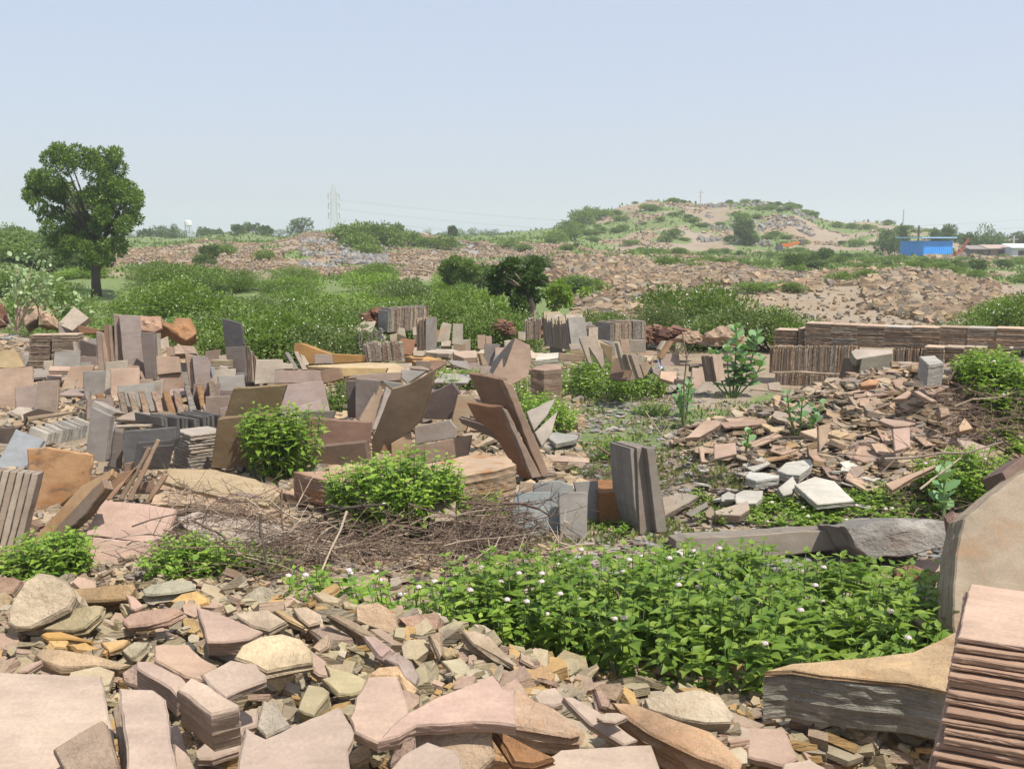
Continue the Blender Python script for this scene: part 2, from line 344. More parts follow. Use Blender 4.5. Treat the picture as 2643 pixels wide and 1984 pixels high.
CR = {'1': (0, 750, 3.3515), '2': (0, 1000, 3.3197), '3': (500, 780, 3.3197), '4': (1100, 780, 3.3197), '5': (1500, 780, 3.3197), '6': (1983, 780, 3.3197),
      '7': (500, 1100, 2.4578), '8': (1300, 1080, 3.16), '9': (1943, 1200, 2.117), 'A': (0, 1460, 3.16), 'B': (600, 1460, 3.16), 'C': (1200, 1460, 3.16),
      'f': (0, 350, 2.4578), 'g': (850, 450, 2.4578), 'h': (1743, 450, 2.4578), 'P': (900, 780, 6.703), 'Q': (1300, 820, 6.703), 'U': (1560, 820, 6.703), 'D': (0, 0, .8365)}
def cc(c, s):
    x0, y0, k = CR[c]; return [(x0 + float(a.split(',')[0]) / k, y0 + float(a.split(',')[1]) / k) for a in s.split()]
TAN = (.47, .35, .275); PNK = (.48, .37, .30); PAL = (.50, .44, .37); GRY = (.33, .32, .305); BLU = (.32, .35, .36); DRK = (.17, .14, .125); SLT = (.13, .13, .14)
OCH = (.42, .28, .11); RUS = (.31, .15, .06); BRN = (.27, .18, .135); MAU = (.33, .265, .245); KHK = (.42, .37, .25); CRM = (.55, .47, .36); MOT = (.36, .29, .24); WHT = (.55, .54, .50)
YEL = (.43, .34, .20)
def slab(c, s, yaw, lean, th, colr, label, name='stone_slab', Y=None, lift=0, st=.12, rough=.007, mat=None, bulge=0, cat=None, group=None, step=None, tiltx=0):
    px = cc(c, s); low = max(px, key=lambda p: p[1])
    A = pt(low[0], low[1], Y) if Y else G(low[0], low[1], lift)
    ya, le = rad(yaw), rad(lean)
    n = Vector((math.sin(ya) * math.cos(le), -math.cos(ya) * math.cos(le), math.sin(le)))
    if tiltx: n = (n + Vector((tiltx, 0, 0))).normalized()
    tx = Vector((math.cos(ya), math.sin(ya), 0)); tx = (tx - n * tx.dot(n)).normalized(); ty = n.cross(tx)
    C0 = Vector((0, 0, H)); pts = []
    for u, v in px:
        d = ray(u, v); k = (A - C0).dot(n) / d.dot(n); p = C0 + d * k - A; pts.append((p.dot(tx), p.dot(ty)))
    cx = sum(p[0] for p in pts) / len(pts); cy = sum(p[1] for p in pts) / len(pts); pts = [(p[0] - cx, p[1] - cy) for p in pts]
    if not (mat is M_ROCK): rough *= .55
    elif name in ('rock', 'boulder') and Y is None: bulge = 0; rough *= 1.5
    me = slab_mesh(pts, th, rough, step or max(.075 if mat is M_ROCK else .042 if th > .09 else .03, A.y * .005), bulge, name)
    M = Matrix((tx, ty, n)).transposed().to_4x4(); M.translation = A + tx * cx + ty * cy
    o = link(name, me, None, [mat or M_SAND], M); j = .94 + .12 * R.random()
    o.color = (colr[0] * j, colr[1] * j, colr[2] * j, st)
    return tag(o, label, cat or {'stone_slab': 'slab', 'stone_block': 'block', 'rock': 'rock', 'boulder': 'boulder'}.get(name, name.replace('_', ' ')), group)
def rpoly(n, a, b, jit=.25, box=False):
    out = []
    if box:
        return [(-a / 2 * (1 - R.random() * jit), -b / 2 * (1 + (R.random() - .5) * jit)), (a / 2 * (1 + (R.random() - .5) * jit), -b / 2 * (1 - R.random() * jit)), (a / 2 * (1 - R.random() * jit), b / 2), (-a / 2, b / 2 * (1 - R.random() * jit))]
    for i in range(n):
        th = 2 * math.pi * (i + (R.random() - .5) * .7) / n; r = 1 - R.random() * jit; out.append((a / 2 * r * math.cos(th), b / 2 * r * math.sin(th)))
    return out
ROCKP = [slab_mesh(rpoly(R.randint(5, 8), 1, .55 + .4 * R.random(), .35), R.choice([.08, .11, .15, .2]), .02, .3, 0, 'rock', 3) for _ in range(16)]
PLATEP = [slab_mesh(rpoly(R.randint(4, 6), 1, .45 + .5 * R.random(), .3, box=R.random() < .4), R.choice([.05, .06, .08]), .012, .12, 0, 'broken_slab', 2) for _ in range(16)]
for q in ROCKP: q.materials.append(M_ROCK)
for q in PLATEP: q.materials.append(M_SAND)
def place(name, me, loc, rot, sc, colr, label, cat, group, st=.15):
    o = bpy.data.objects.new(name, me); col.objects.link(o); o.location = loc; o.rotation_euler = rot
    o.scale = sc if hasattr(sc, '__len__') else (sc, sc, sc); j = .85 + .3 * R.random(); o.color = (colr[0] * j, colr[1] * j, colr[2] * j, st)
    return tag(o, label, cat, group)
# merged chips: convex prisms with random tilt
def chips(name, pts, size, mat, label, cat='rubble', flat=.22, tilt=.5, kind='stuff', azi=None):
    Vs, Fs = [], []; n = 0
    for p in pts:
        k = R.randint(4, 6); s = size(p) if callable(size) else size; s *= .4 + 1.3 * R.random() ** 2
        a = [2 * math.pi * (i + .6 * (R.random() - .5)) / k for i in range(k)]; ex = .5 + .5 * R.random(); hgt = s * flat * (.5 + R.random())
        rz = R.random() * 6.28 if azi is None else azi(p) + (R.random() - .5)
        M = Matrix.Rotation(rz, 3, 'Z') @ Matrix.Rotation((R.random() - .5) * 2 * tilt, 3, 'X') @ Matrix.Rotation((R.random() - .5) * 2 * tilt, 3, 'Y')
        for z in (hgt / 2, -hgt / 2):
            for q in a: Vs.append(tuple(Vector(p) + M @ Vector((s * .5 * math.cos(q), s * .5 * ex * math.sin(q), z + hgt * .25 * (R.random() - .5)))))
        Fs.append(tuple(n + i for i in range(k))); Fs.append(tuple(n + k + i for i in range(k))[::-1])
        for i in range(k): Fs.append((n + i, n + k + i, n + k + (i + 1) % k, n + (i + 1) % k))
        n += 2 * k
    o = link(name, pymesh(name, Vs, Fs), None, [mat]); return tag(o, label, cat, kind=kind)

# ------------------------------------------------------------------ leaves
def leaf_template(kind):
    if kind == 'broad':    # folded, drooping, pointed; x width, y length, z up
        V = [(0, 0, 0), (-.27, .2, .07), (-.30, .42, .05), (-.13, .76, -.08), (0, 1.05, -.26), (.13, .76, -.08), (.30, .42, .05), (.27, .2, .07), (0, .3, -.03), (0, .65, -.12)]
        Fq = [(0, 8, 2, 1), (8, 9, 3, 2), (9, 4, 4, 3), (0, 7, 6, 8), (8, 6, 5, 9), (9, 5, 4, 4)]
        Fq = [(0, 8, 2, 1), (8, 9, 3, 2), (0, 7, 6, 8), (8, 6, 5, 9)]; tri = [(9, 4, 3), (9, 5, 4)]
        T = []
        for f in Fq: T += [(f[0], f[1], f[2]), (f[0], f[2], f[3])]
        return np.array(V), np.array(T + tri)
    if kind == 'fold':
        V = [(0, 0, 0), (-.3, .45, .08), (0, 1, -.1), (.3, .45, .08)]; return np.array(V), np.array([(0, 2, 1), (0, 3, 2)])
    if kind == 'oval':
        V = [(0, 0, 0), (-.26, .2, .05), (-.4, .5, .1), (-.3, .82, .06), (0, 1, -.02), (.3, .82, .06), (.4, .5, .1), (.26, .2, .05), (0, .5, 0)]
        return np.array(V), np.array([(8, 0, 7), (8, 7, 6), (8, 6, 5), (8, 5, 4), (8, 4, 3), (8, 3, 2), (8, 2, 1), (8, 1, 0)])
    V = [(-.3, 0, 0), (.3, 0, 0), (.22, 1, .1), (-.22, 1, .1)]; return np.array(V), np.array([(0, 1, 2), (0, 2, 3)])
def leaves(name, P0, D, U, S, mat, kind='fold', parent=None):
    """P0 positions, D direction of the leaf length, U approx up, S size"""
    T, Tf = leaf_template(kind); P0, D, U, S = map(np.asarray, (P0, D, U, S)); n = len(P0)
    D = D / (np.linalg.norm(D, axis=1, keepdims=True) + 1e-9); X = np.cross(D, U); X /= (np.linalg.norm(X, axis=1, keepdims=True) + 1e-9); Z = np.cross(X, D)
    V = P0[:, None, :] + S[:, None, None] * (T[None, :, 0:1] * X[:, None, :] + T[None, :, 1:2] * D[:, None, :] + T[None, :, 2:3] * Z[:, None, :])
    Fc = (np.arange(n) * len(T))[:, None, None] + Tf[None]
    return link(name, npmesh(name, V.reshape(-1, 3), Fc.reshape(-1, 3)), parent, [mat])
def rnd_unit(n):
    v = NR.normal(size=(n, 3)); return v / np.linalg.norm(v, axis=1, keepdims=True)
def blob_leaves(name, blobs, per, size, mat, kind='fold', parent=None, shell=.55, up=.5, squash=1, floor=None):
    """clumps of leaves; per = leaves per unit r^2"""
    Ps, Ds = [], []
    for (x, y, z, r) in blobs:
        n = max(8, int(per * r * r)); d = rnd_unit(n); rr = r * (shell + (1 - shell) * NR.rand(n, 1) ** .6) * (1 + .12 * NR.normal(size=(n, 1)))
        p = np.array([[x, y, z]]) + d * rr * np.array([[1, 1, squash]]); Ps.append(p); Ds.append(d + .8 * rnd_unit(n) + np.array([[0, 0, up * .3]]))
    Pp, Dd = np.concatenate(Ps), np.concatenate(Ds)
    if floor is not None: k = Pp[:, 2] > floor; Pp, Dd = Pp[k], Dd[k]
    U = rnd_unit(len(Pp)) * .7 + np.array([[0, 0, up]]); return leaves(name, Pp, Dd, U, size * (.6 + .7 * NR.rand(len(Pp))), mat, kind, parent)
def copy_tree(o, parent=None):
    c = o.copy(); col.objects.link(c)
    if parent: c.parent = parent
    for ch in o.children: copy_tree(ch, c)
    return c
# ------------------------------------------------------------------ stacks of tiles
TILE = [slab_mesh([(-.5, -.5), (.5, -.5), (.5, .5), (-.5, .5)], 1, .014, .09, 0, 'stone_tile', 3) for _ in range(8)]
for q in TILE:
    q.materials.append(M_SAND)
def tile(loc, M3, w, d, th, colr, label, group, st=.1, name='stone_tile'):
    o = bpy.data.objects.new(name, R.choice(TILE)); col.objects.link(o)
    M = M3.to_4x4() @ Matrix.Diagonal((w, d, th, 1)); M.translation = loc; o.matrix_world = M
    j = .82 + .34 * R.random(); o.color = (colr[0] * j, colr[1] * j, colr[2] * j, st); return tag(o, label, 'tile', group)
def stack(base, yaw, w, d, th, n, cols, label, group, lean=(0, 0), jit=.006, gap=.003, st=.1):
    for i in range(n):
        M3 = Matrix.Rotation(rad(yaw) + (R.random() - .5) * .03, 3, 'Z') @ Matrix.Rotation((R.random() - .5) * .012, 3, 'X')
        k = R.choice((0, 1)); loc = Vector(base) + Vector((lean[0] * i + (R.random() - .5) * 2 * jit, lean[1] * i + (R.random() - .5) * 2 * jit, (i + 1) * (th + gap)))
        lb = label if isinstance(label, str) else label[0] if i < n - 1 else label[1]
        if i == n - 1 and isinstance(label, str): lb = label
        tile(loc, M3, w, d, th * (.8 + .3 * R.random()), R.choice(cols), lb, group, st)
WC = [(.60, .46, .36), (.64, .50, .39), (.54, .45, .38), (.50, .38, .29), (.56, .52, .47), (.66, .50, .37)]
A0, A1 = pt(2013, 893, 16.3), pt(2700, 905, 14.7); gd = (A1 - A0).normalized(); wy = math.degrees(math.atan2(gd.y, gd.x))
ex = [(2013, 2074, 853), (2076, 2092, 849), (2093, 2159, 834), (2161, 2228, 837), (2229, 2299, 840), (2300, 2371, 843), (2372, 2443, 844), (2444, 2517, 844), (2518, 2591, 846), (2593, 2670, 847)]
nth = ['first', 'narrow second', 'tallest third', 'fourth', 'fifth', 'sixth', 'seventh', 'eighth', 'ninth', 'last']
for i, (u0, u1, vt) in enumerate(ex):
    Y = 16.3 - (u0 - 2013) / 687 * 1.6; zb = (H - Y * tt(893 + (u0 - 2013) * .017)); zt = H - Y * tt(vt)
    if i < 2: Y += .15
    x0, x1 = xat(u0, 870, Y), xat(u1, 870, Y); W = x1 - x0; n = 12 if i > 1 else 9
    pitch = (zt - zb) / n
    stack((x0 + W / 2, Y + .2, zb - .008), wy, W * .985, .39, pitch * .84, n, WC, 'reddish tile in the %s stack on top of the long wall' % nth[i], 'tiles stacked on the tile wall', jit=.004, gap=pitch * .16)
def books(p0, p1, n, h, d, th, cols, label, group, lean=0, z=0, name='stone_tile', hj=.02):
    name = 'upright_slab' if name == 'stone_slab' else name
    """tiles standing on edge side by side from p0 to p1, h high, d deep behind the row"""
    p0, p1 = Vector(p0), Vector(p1); g = (p1 - p0); g.z = 0; g.normalize(); back = Vector((-g.y, g.x, 0))
    for i in range(n):
        f = (i + .5) / n; lo = p0.lerp(p1, f); ln = rad(lean + (R.random() - .5) * 2.5); up = (Vector((0, 0, 1)) * math.cos(ln) + g * math.sin(ln)); hh = h * (1 + (R.random() - .5) * hj * 2)
        nn = up.cross(back); M3 = Matrix((back, up, nn)).transposed(); 
        if M3.determinant() < 0: M3 = Matrix((back, up, -nn)).transposed()
        c = lo + up * hh / 2 + back * (d / 2 + (R.random() - .5) * .02)
        tile(c - M3.col[2] * (-th / 2), M3, d, hh, th * (.75 + .4 * R.random()), R.choice(cols), label, group, name=name)
def wallpt(u, v, dy=0):
    Y = 16.3 - (u - 2013) / 687 * 1.6 + dy; return pt(u, v, Y)
books(wallpt(1984, 962), wallpt(2206, 962), 44, .40, .36, .027, WC, 'reddish brown tile standing on edge in the upper tier of the long wall', 'tiles on edge in the wall', lean=2)
books(wallpt(1998, 1003, -.05), wallpt(2182, 1003, -.05), 36, .235, .36, .027, WC, 'tile standing on edge in the low bottom tier of the long wall', 'tiles on edge in the wall bottom tier', lean=2)
books(wallpt(2302, 975), wallpt(2402, 975), 16, .42, .3, .027, WC, 'tile on edge in the wall between the leaning grey block and the side stacks', 'tiles on edge in the middle of the wall')
q = MB(); q.tube([wallpt(1994, 961, -.42), wallpt(2060, 960, -.43), wallpt(2075, 961, -.42), wallpt(2130, 964, -.42), wallpt(2190, 968, -.42)], [.012, .016, .02, .014, .01], 6)
tag(q.build('wooden_pole', M_PALE), 'long pale pole laid along the ledge of the tile wall', 'pole')
for i, (u0, u1, vt, vb, n) in enumerate([(2403, 2452, 893, 965, 9), (2454, 2503, 893, 968, 9), (2505, 2557, 893, 972, 9), (2568, 2622, 907, 950, 5), (2480, 2537, 935, 990, 6)]):
    Y = 15.0 - i * .05 - (.25 if i == 4 else 0); zb = H - Y * tt(vb); zt = H - Y * tt(vt); x0, x1 = xat(u0, vb, Y), xat(u1, vb, Y)
    stack(((x0 + x1) / 2, Y + .2, zb - .02), wy - 2, (x1 - x0) * .97, .38, (zt - zb) / n * .84, n, WC, 'flat tile in the %s low stack before the wall' % ['first', 'second', 'third', 'short fourth', 'lowest front'][i], 'tiles in the low stacks before the wall', gap=(zt - zb) / n * .16)
# near stack at the right edge of the picture
NC = [(.40, .27, .20), (.44, .30, .225), (.38, .255, .19), (.42, .29, .215)]
pf = Vector((1.3046, 3.1, 1.04)); yw = -26; fx = Vector((math.cos(rad(yw)), math.sin(rad(yw)), 0)); fy = Vector((-fx.y, fx.x, 0))
ntil = 34; pit = .0232
for i in range(ntil):
    k = i                      # from the top down
    c = pf + fx * .26 + fy * .25 + Vector((-.0072 * k, -.0098 * k, -pit * k)) + Vector(((R.random() - .5) * .022, (R.random() - .5) * .026, 0))
    if k in (0, 1): c += Vector((.004, .01, 0))
    M3 = Matrix.Rotation(rad(yw) + (R.random() - .5) * .03, 3, 'Z') @ Matrix.Rotation(.03, 3, 'X')
    if c.z < .1: break
    me = slab_mesh([(-.26, -.25), (.26, -.25), (.26, .25), (-.26, .25)], .0195 * (.72 + .34 * R.random()), .0035, .028, 0, 'stone_tile', 3)
    o = link('stone_tile', me, None, [M_SAND]); M = M3.to_4x4(); M.translation = c; o.matrix_world = M
    cc_ = (.54, .40, .32) if k == 0 else R.choice(NC); o.color = (*cc_, .05)
    tag(o, 'smooth pink sandstone tile topping the near stack at the right edge' if k == 0 else 'rough edged pink brown tile in the near stack at the right edge', 'tile', 'tiles of the near stack')
# two stacks at the far left
for u0, u1, vt, vb, nm in ((67, 121, 862, 956, 'left'), (126, 188, 861, 958, 'right')):
    Y = 17.0; zb = H - Y * tt(vb); zt = H - Y * tt(vt); x0, x1 = xat(u0, 900, Y), xat(u1, 900, Y); n = 16
    stack(((x0 + x1) / 2, Y + .2, zb - .02), 3, (x1 - x0), .36, (zt - zb) / n * .8, n, [(.47, .37, .29), (.52, .42, .33), (.43, .33, .26)], 'thin tan tile in the %s one of two stacks left of the tall grey slab' % nm, 'tiles in the two left stacks', lean=(.003, 0), gap=(zt - zb) / n * .2)
# small turned stack by the ochre slab
p = G(487, 1222); n = 12
for i in range(n):
    z = i * .031; yw2 = 38 + R.uniform(-4, 4); M3 = Matrix.Rotation(rad(yw2), 3, 'Z'); me = slab_mesh([(-.17, -.19), (.17, -.19), (.17, .19), (-.17, .19)], .026, .006, .02, 0, 'stone_tile', 3)
    o = link('stone_tile', me, None, [M_SAND]); M = M3.to_4x4(); M.translation = p + Vector((0.02 + .003 * i, .22, z + .03)); o.matrix_world = M; o.color = (*R.choice([(.42, .38, .34), (.46, .40, .34), (.37, .34, .31)]), .05)
    tag(o, 'pale rough tile in the small turned stack left of the big ochre slab', 'tile', 'tiles of the small turned stack')
# four plates under the leaning slabs
p = G(1262, 1184); 
for i in range(4):
    me = slab_mesh(rpoly(5, .40, .26, .12), .03, .006, .02, 0, 'stone_slab', 3); o = link('stone_slab', me, None, [M_SAND]); M = Matrix.Rotation(rad(R.uniform(-8, 8)), 4, 'Z'); M.translation = p + Vector((0, .12, .34 + i * .042)); o.matrix_world = M; o.color = (.25, .2, .175, .1)
    tag(o, 'grey brown plate in the small pile of four under the leaning brown slabs', 'slab', 'plates in the pile of four')

# ------------------------------------------------------------------ hand placed slabs, left and middle
T = slab
T('1', '0,675 275,655 290,1025 0,1065 -60,1060 -60,670', 0, 22, .05, TAN, 'broad tan slab leaning at the left edge of the picture')
T('1', '0,520 130,508 215,655 60,672 -20,665', 10, 35, .08, YEL, 'yellow ochre triangular stone above the tan slab at the left edge', st=.35, lift=.35)
T('1', '430,650 610,655 622,692 418,690', 0, 80, .06, TAN, 'short tan plank lying before the two tile stacks', lift=.3)
T('1', '610,655 822,638 735,860 650,885 512,880', 15, 18, .04, TAN, 'tan slab propped aslant between the two tile stacks and the tall slabs')
T('1', '525,862 590,770 668,765 600,888', -8, 25, .03, PAL, 'small pale slab leaning on the aslant tan slab')
T('1', '500,580 640,575 640,655 500,650', 0, 15, .04, CRM, 'cream slab just right of the two tile stacks', Y=16.6)
T('1', '640,565 835,570 840,645 640,645', 0, 8, .05, MAU, 'mauve slab right of the cream slab by the stacks', Y=16.5)
T('1', '690,425 830,470 835,575 690,560', -20, 3, .05, DRK, 'dark slab behind the mauve slab left of the rough edged slabs', Y=16.9)
T('1', '625,440 650,445 688,640 650,645', 10, 6, .2, PAL, 'thin upright slab just right of the two tile stacks', Y=16.7)
for i, (s, l) in enumerate([('830,355 868,362 925,905 862,900', 'leftmost rough edged upright slab of the tall group'), ('866,362 898,372 982,902 925,905', 'second rough edged upright slab of the tall group'), ('893,298 930,300 965,760 925,760', 'third, higher, brown edged slab of the tall group'), ('932,305 962,305 1000,800 962,800', 'fourth narrow brown edged slab of the tall group'), ('975,200 1030,212 1062,700 1000,690', 'speckled edge slab left against the tallest grey slab')]):
    T('1', s, 14, 4, .4, [MOT, TAN, BRN, MOT, MOT][i], l, name='stone_block', Y=14.9 + i * .12, rough=.012)
T('1', '1028,210 1200,216 1288,800 1085,800', 12, 8, .07, (.36, .31, .29), 'tallest grey slab standing in the left group', Y=15.3)
T('1', '1215,362 1330,366 1348,818 1262,818', -6, 5, .1, (.25, .215, .2), 'dark upright slab right of the tallest grey slab', Y=15.0)
T('1', '1300,370 1340,366 1352,818 1322,818', -6, 5, .2, PAL, 'pale rough edged slab behind the dark upright slab', Y=15.05, rough=.012)
T('1', '1000,640 1200,648 1172,935 985,905', 0, 22, .06, PNK, 'pink slab leaning at the foot of the tallest grey slab', st=.3)
T('1', '1195,700 1225,693 1330,918 1288,925', 20, 10, .12, TAN, 'narrow tan plank leaning right of the pink slab', rough=.01)
T('1', '1350,565 1545,570 1562,705 1360,728', 0, 18, .06, TAN, 'tan slab behind the mottled brown slab', Y=14.6)
T('1', '1370,720 1562,700 1622,830 1592,950 1480,962 1400,890', 4, 20, .07, (.34, .25, .2), 'mottled brown slab with an orange stain in the left group', st=.8)
T('1', '1600,545 1662,556 1690,850 1640,852', 14, 6, .3, TAN, 'thick rough edged slab left of the blotched grey slab', name='stone_block', Y=13.9, rough=.012)
T('1', '1660,556 1790,570 1822,640 1815,900 1760,930 1690,850', 8, 12, .08, (.31, .26, .25), 'blotched grey slab in the left group', Y=13.8, st=.4)
T('1', '1815,660 1850,655 1912,850 1860,870', 15, 6, .15, BLU, 'thin bluish upright slab right of the blotched slab', Y=13.9)
T('1', '1900,650 1965,655 1988,855 1915,850', 0, 8, .05, PAL, 'pale upright slab below the small flat stack', Y=14.2)
for i in range(5): T('1', '1820,%d 1965,%d 1968,%d 1822,%d' % (600 + i * 13, 604 + i * 13, 617 + i * 13, 613 + i * 13), 0, 4, .3, R.choice([TAN, PAL, KHK]), 'thin flat plate in the small pile left of the two dark tall slabs', Y=14.5, group='plates in the small pile by the dark slabs')
T('1', '1918,240 2085,282 2112,482 1945,492', -12, -2, .04, SLT, 'upper dark slate slab standing high before the green bushes', Y=15.1)
T('1', '1945,490 2110,478 2128,745 1972,682', -8, 3, .05, (.2, .175, .165), 'lower dark slab under the high slate slab', Y=14.8)
for i in range(7): T('1', '%d,%d %d,%d %d,%d %d,%d' % (2112 + i * 19, 455 + i * 24, 2127 + i * 19, 462 + i * 24, 2140 + i * 20, 790, 2122 + i * 20, 785), 14, 3, .3, R.choice([PAL, GRY, DRK, TAN]), 'slab on edge in the short row right of the dark slabs', Y=14.9, group='slabs on edge right of the dark slabs')
T('1', '1200,215 1390,222 1402,330 1330,362 1215,345', 0, 30, .3, (.50, .33, .24), 'blocky orange pink boulder behind the tall slabs', name='boulder', Y=18, bulge=.08, rough=.02, mat=M_ROCK)
T('1', '1400,265 1500,285 1512,232 1650,238 1700,370 1610,430 1405,300', 15, 40, .25, (.38, .21, .11), 'rusty orange boulder at the edge of the bushes', name='boulder', Y=17.8, bulge=.06, rough=.02, mat=M_ROCK, st=.5)
T('1', '495,290 640,135 770,235 625,345', -10, 38, .12, PAL, 'pale block tipped on its corner before the bushes', name='stone_block', Y=19)
T('1', '665,300 870,340 830,370 690,372', 0, 8, .3, (.30, .17, .1), 'brown wedge stone right of the tipped pale block', name='boulder', Y=18.5)
T('1', '-40,120 20,110 60,250 40,300 -40,310', 20, 10, .4, (.2, .1, .07), 'dark red boulder at the left edge', name='boulder', Y=20, bulge=.05)
T('1', '140,150 290,90 340,210 220,300', 10, 35, .3, (.45, .33, .26), 'pinkish boulder behind the thin bush at the left', name='boulder', Y=21, bulge=.1, mat=M_ROCK, rough=.03)
T('1', '345,100 430,210 460,300 330,300', -10, 25, .3, (.48, .34, .24), 'tall orange pink boulder right of the thin bush', name='boulder', Y=21, bulge=.1, mat=M_ROCK, rough=.03)
T('1', '1440,490 1490,492 1500,560 1445,565', 10, 5, .2, TAN, 'tan box stone in the rubble behind the mottled slab', name='stone_block', Y=15.4)
T('1', '1500,480 1675,480 1700,545 1510,550', 0, 25, .2, PNK, 'pale pink block in the rubble left of the dark slabs', name='stone_block', Y=15.6, mat=M_ROCK, rough=.015)
for i in range(12):      # row of rough posts leaning, left middle
    u = 215 + i * 29 + R.uniform(-3, 3); vt = 1016 - i * 1.2 + R.uniform(-9, 9) - (12 if i > 8 else 0); wv = R.uniform(13, 18); dx = R.uniform(12, 20)
    slab('D', '%f,%f %f,%f %f,%f %f,%f' % tuple(q * .8365 for q in (u, vt, u + wv, vt - 3, u + wv + dx, 1072, u + dx, 1074)), 18, 14, .22, R.choice([TAN, PAL, (.40, .24, .13), MOT, GRY]), 'rough rusty post in the row behind the dark slate slabs', name='stone_block', Y=12.9, rough=.014, st=.5, group='row of rough posts', mat=M_ROCK)
re = [(1395, 1095, 1170), (1425, 1100, 1180), (1530, 1100, 1268), (1575, 1102, 1262), (1605, 1105, 1262), (1680, 1110, 1225), (1705, 1112, 1222), (1760, 1098, 1212), (1795, 1090, 1208), (1832, 1078, 1203), (1895, 1072, 1190)]
for i, (rx, ty, by) in enumerate(re):
    T('1', '%d,%d %d,%d %d,%d %d,%d' % (rx - 235, ty - 42, rx, ty, rx + 6, by, rx - 225, by - 40), -38, 4, .035, (.14, .135, .135), 'thin slate slab of the leaning row, dark face left and bright edge right', Y=11.9 - .0 * i + (1905 - rx) * -.0006, group='row of dark slate slabs', st=.0)
T('2', '780,165 945,245 880,745 735,565', -12, 10, .09, (.33, .31, .3), 'big pale grey slab leaning left of the slate row', Y=10.6)
T('2', '800,112 1005,215 945,245 780,165', -20, 12, .14, (.38, .35, .32), 'rear partner of the big pale grey slab', Y=11.2)
T('2', '890,300 1000,300 985,360 940,640 880,650', 10, 5, .1, (.45, .43, .42), 'bright shiny slab fragment right of the big pale grey slab', Y=10.9)
for i in range(7):
    x = 260 + i * 62; y = 330 - i * 14
    T('2', '%d,%d %d,%d %d,%d %d,%d' % (x, y, x + 150, y + 62, x + 100, y + 285, x - 60, y + 240), -14, 16, .075, R.choice([(.42, .41, .38), (.36, .35, .33), (.46, .44, .40)]), 'rough topped pale grey slab in the fan behind the rusty slab', Y=11.35 - i * -.09, rough=.016, group='fan of pale grey slabs', st=.0, lift=0)
T('2', '135,352 378,452 215,690 -60,690 -20,640', -12, 34, .04, (.34, .37, .41), 'smooth bluish grey slab leaning left of the rusty slab', Y=10.2, st=0)
T('2', '225,522 400,510 560,535 780,578 745,842 620,930 400,1115 240,1045', 0, 12, .07, (.44, .27, .145), 'big rusty brown slab with ragged top at the left', st=.9, Y=8.7, rough=.015)
for i in range(7):
    x = -100 + i * 62; T('2', '%d,%d %d,%d %d,%d %d,%d' % (x, 700 + i * 6, x + 56, 706 + i * 6, x - 118, 1440, x - 172, 1440), 16, 8, .3, R.choice([MOT, PAL, GRY, (.40, .33, .28)]), 'thick grey brown slab seen edge on in the packed row at the left edge', Y=7.5 - i * .02, rough=.005, group='packed row of thick slabs at the left edge')
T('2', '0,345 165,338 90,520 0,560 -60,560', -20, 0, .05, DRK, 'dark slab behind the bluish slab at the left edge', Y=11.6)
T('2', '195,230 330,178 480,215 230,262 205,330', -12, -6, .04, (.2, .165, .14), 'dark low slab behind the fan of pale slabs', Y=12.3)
T('2', '232,250 660,195 640,215 240,285', 0, 10, .1, (.45, .35, .26), 'long thin tan plank resting over the fan of pale slabs', Y=12.0)
T('2', '690,842 962,692 955,742 400,1370 160,1470 250,1330', -38, 38, .06, (.43, .29, .17), 'long tan plank slanting down to the left', Y=7.7, rough=.01, st=.4, name='stone_slab')
T('2', '880,780 905,860 700,1120 220,1550 185,1500', -38, 20, .07, (.32, .25, .2), 'long brown plank under the slanting tan plank', Y=7.55, rough=.012, st=.3)
T('2', '205,1120 345,1190 200,1400 160,1430', 0, 10, .1, BRN, 'brown wedge under the slanting planks', Y=8.0)
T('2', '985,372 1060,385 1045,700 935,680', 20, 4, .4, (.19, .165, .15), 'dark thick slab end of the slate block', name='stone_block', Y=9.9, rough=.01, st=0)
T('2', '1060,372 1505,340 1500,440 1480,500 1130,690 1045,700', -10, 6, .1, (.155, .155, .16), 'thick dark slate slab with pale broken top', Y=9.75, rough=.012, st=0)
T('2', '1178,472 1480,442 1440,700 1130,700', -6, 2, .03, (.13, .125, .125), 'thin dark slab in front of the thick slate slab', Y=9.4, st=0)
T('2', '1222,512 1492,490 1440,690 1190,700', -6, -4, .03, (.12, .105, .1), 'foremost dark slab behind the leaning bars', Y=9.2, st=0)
T('2', '990,320 1300,312 1290,335 990,345', 0, 10, .05, PAL, 'narrow pale slab edge above the thick slate slab', Y=10.5)
T('2', '1340,440 1378,452 1140,972 1080,962', 18, 6, .08, (.4, .3, .22), 'longest rough bar leaning before the dark slabs', Y=8.6, rough=.012, st=.5)
T('2', '1265,520 1300,520 1060,965 1010,955', 18, 6, .06, (.3, .23, .17), 'second bar leaning beside the longest one', Y=8.65, rough=.012)
T('2', '1150,690 1175,690 960,960 905,955', 18, 6, .06, (.4, .26, .18), 'short lower bar of the leaning three', Y=8.6, rough=.01)
T('2', '1400,735 1440,745 1280,992 1235,985', 10, 8, .08, (.38, .27, .2), 'rusty bar leaning right of the other bars', Y=8.6, rough=.012, st=.5)
T('2', '755,760 990,735 1160,700 1080,820 940,900 880,960', 0, 15, .05, (.33, .22, .15), 'brown slab fragment behind the leaning bars', Y=8.9, st=.5)
T('2', '1160,905 1310,900 1280,800 1200,810', 0, 10, .1, BRN, 'brown slab deep in the gap between the bars', Y=8.9)
T('2', '1060,650 1130,645 1110,730 1065,735', 0, 5, .1, (.28, .2, .16), 'small stone chunk at the foot of the dark slabs', Y=9.2, name='rock')
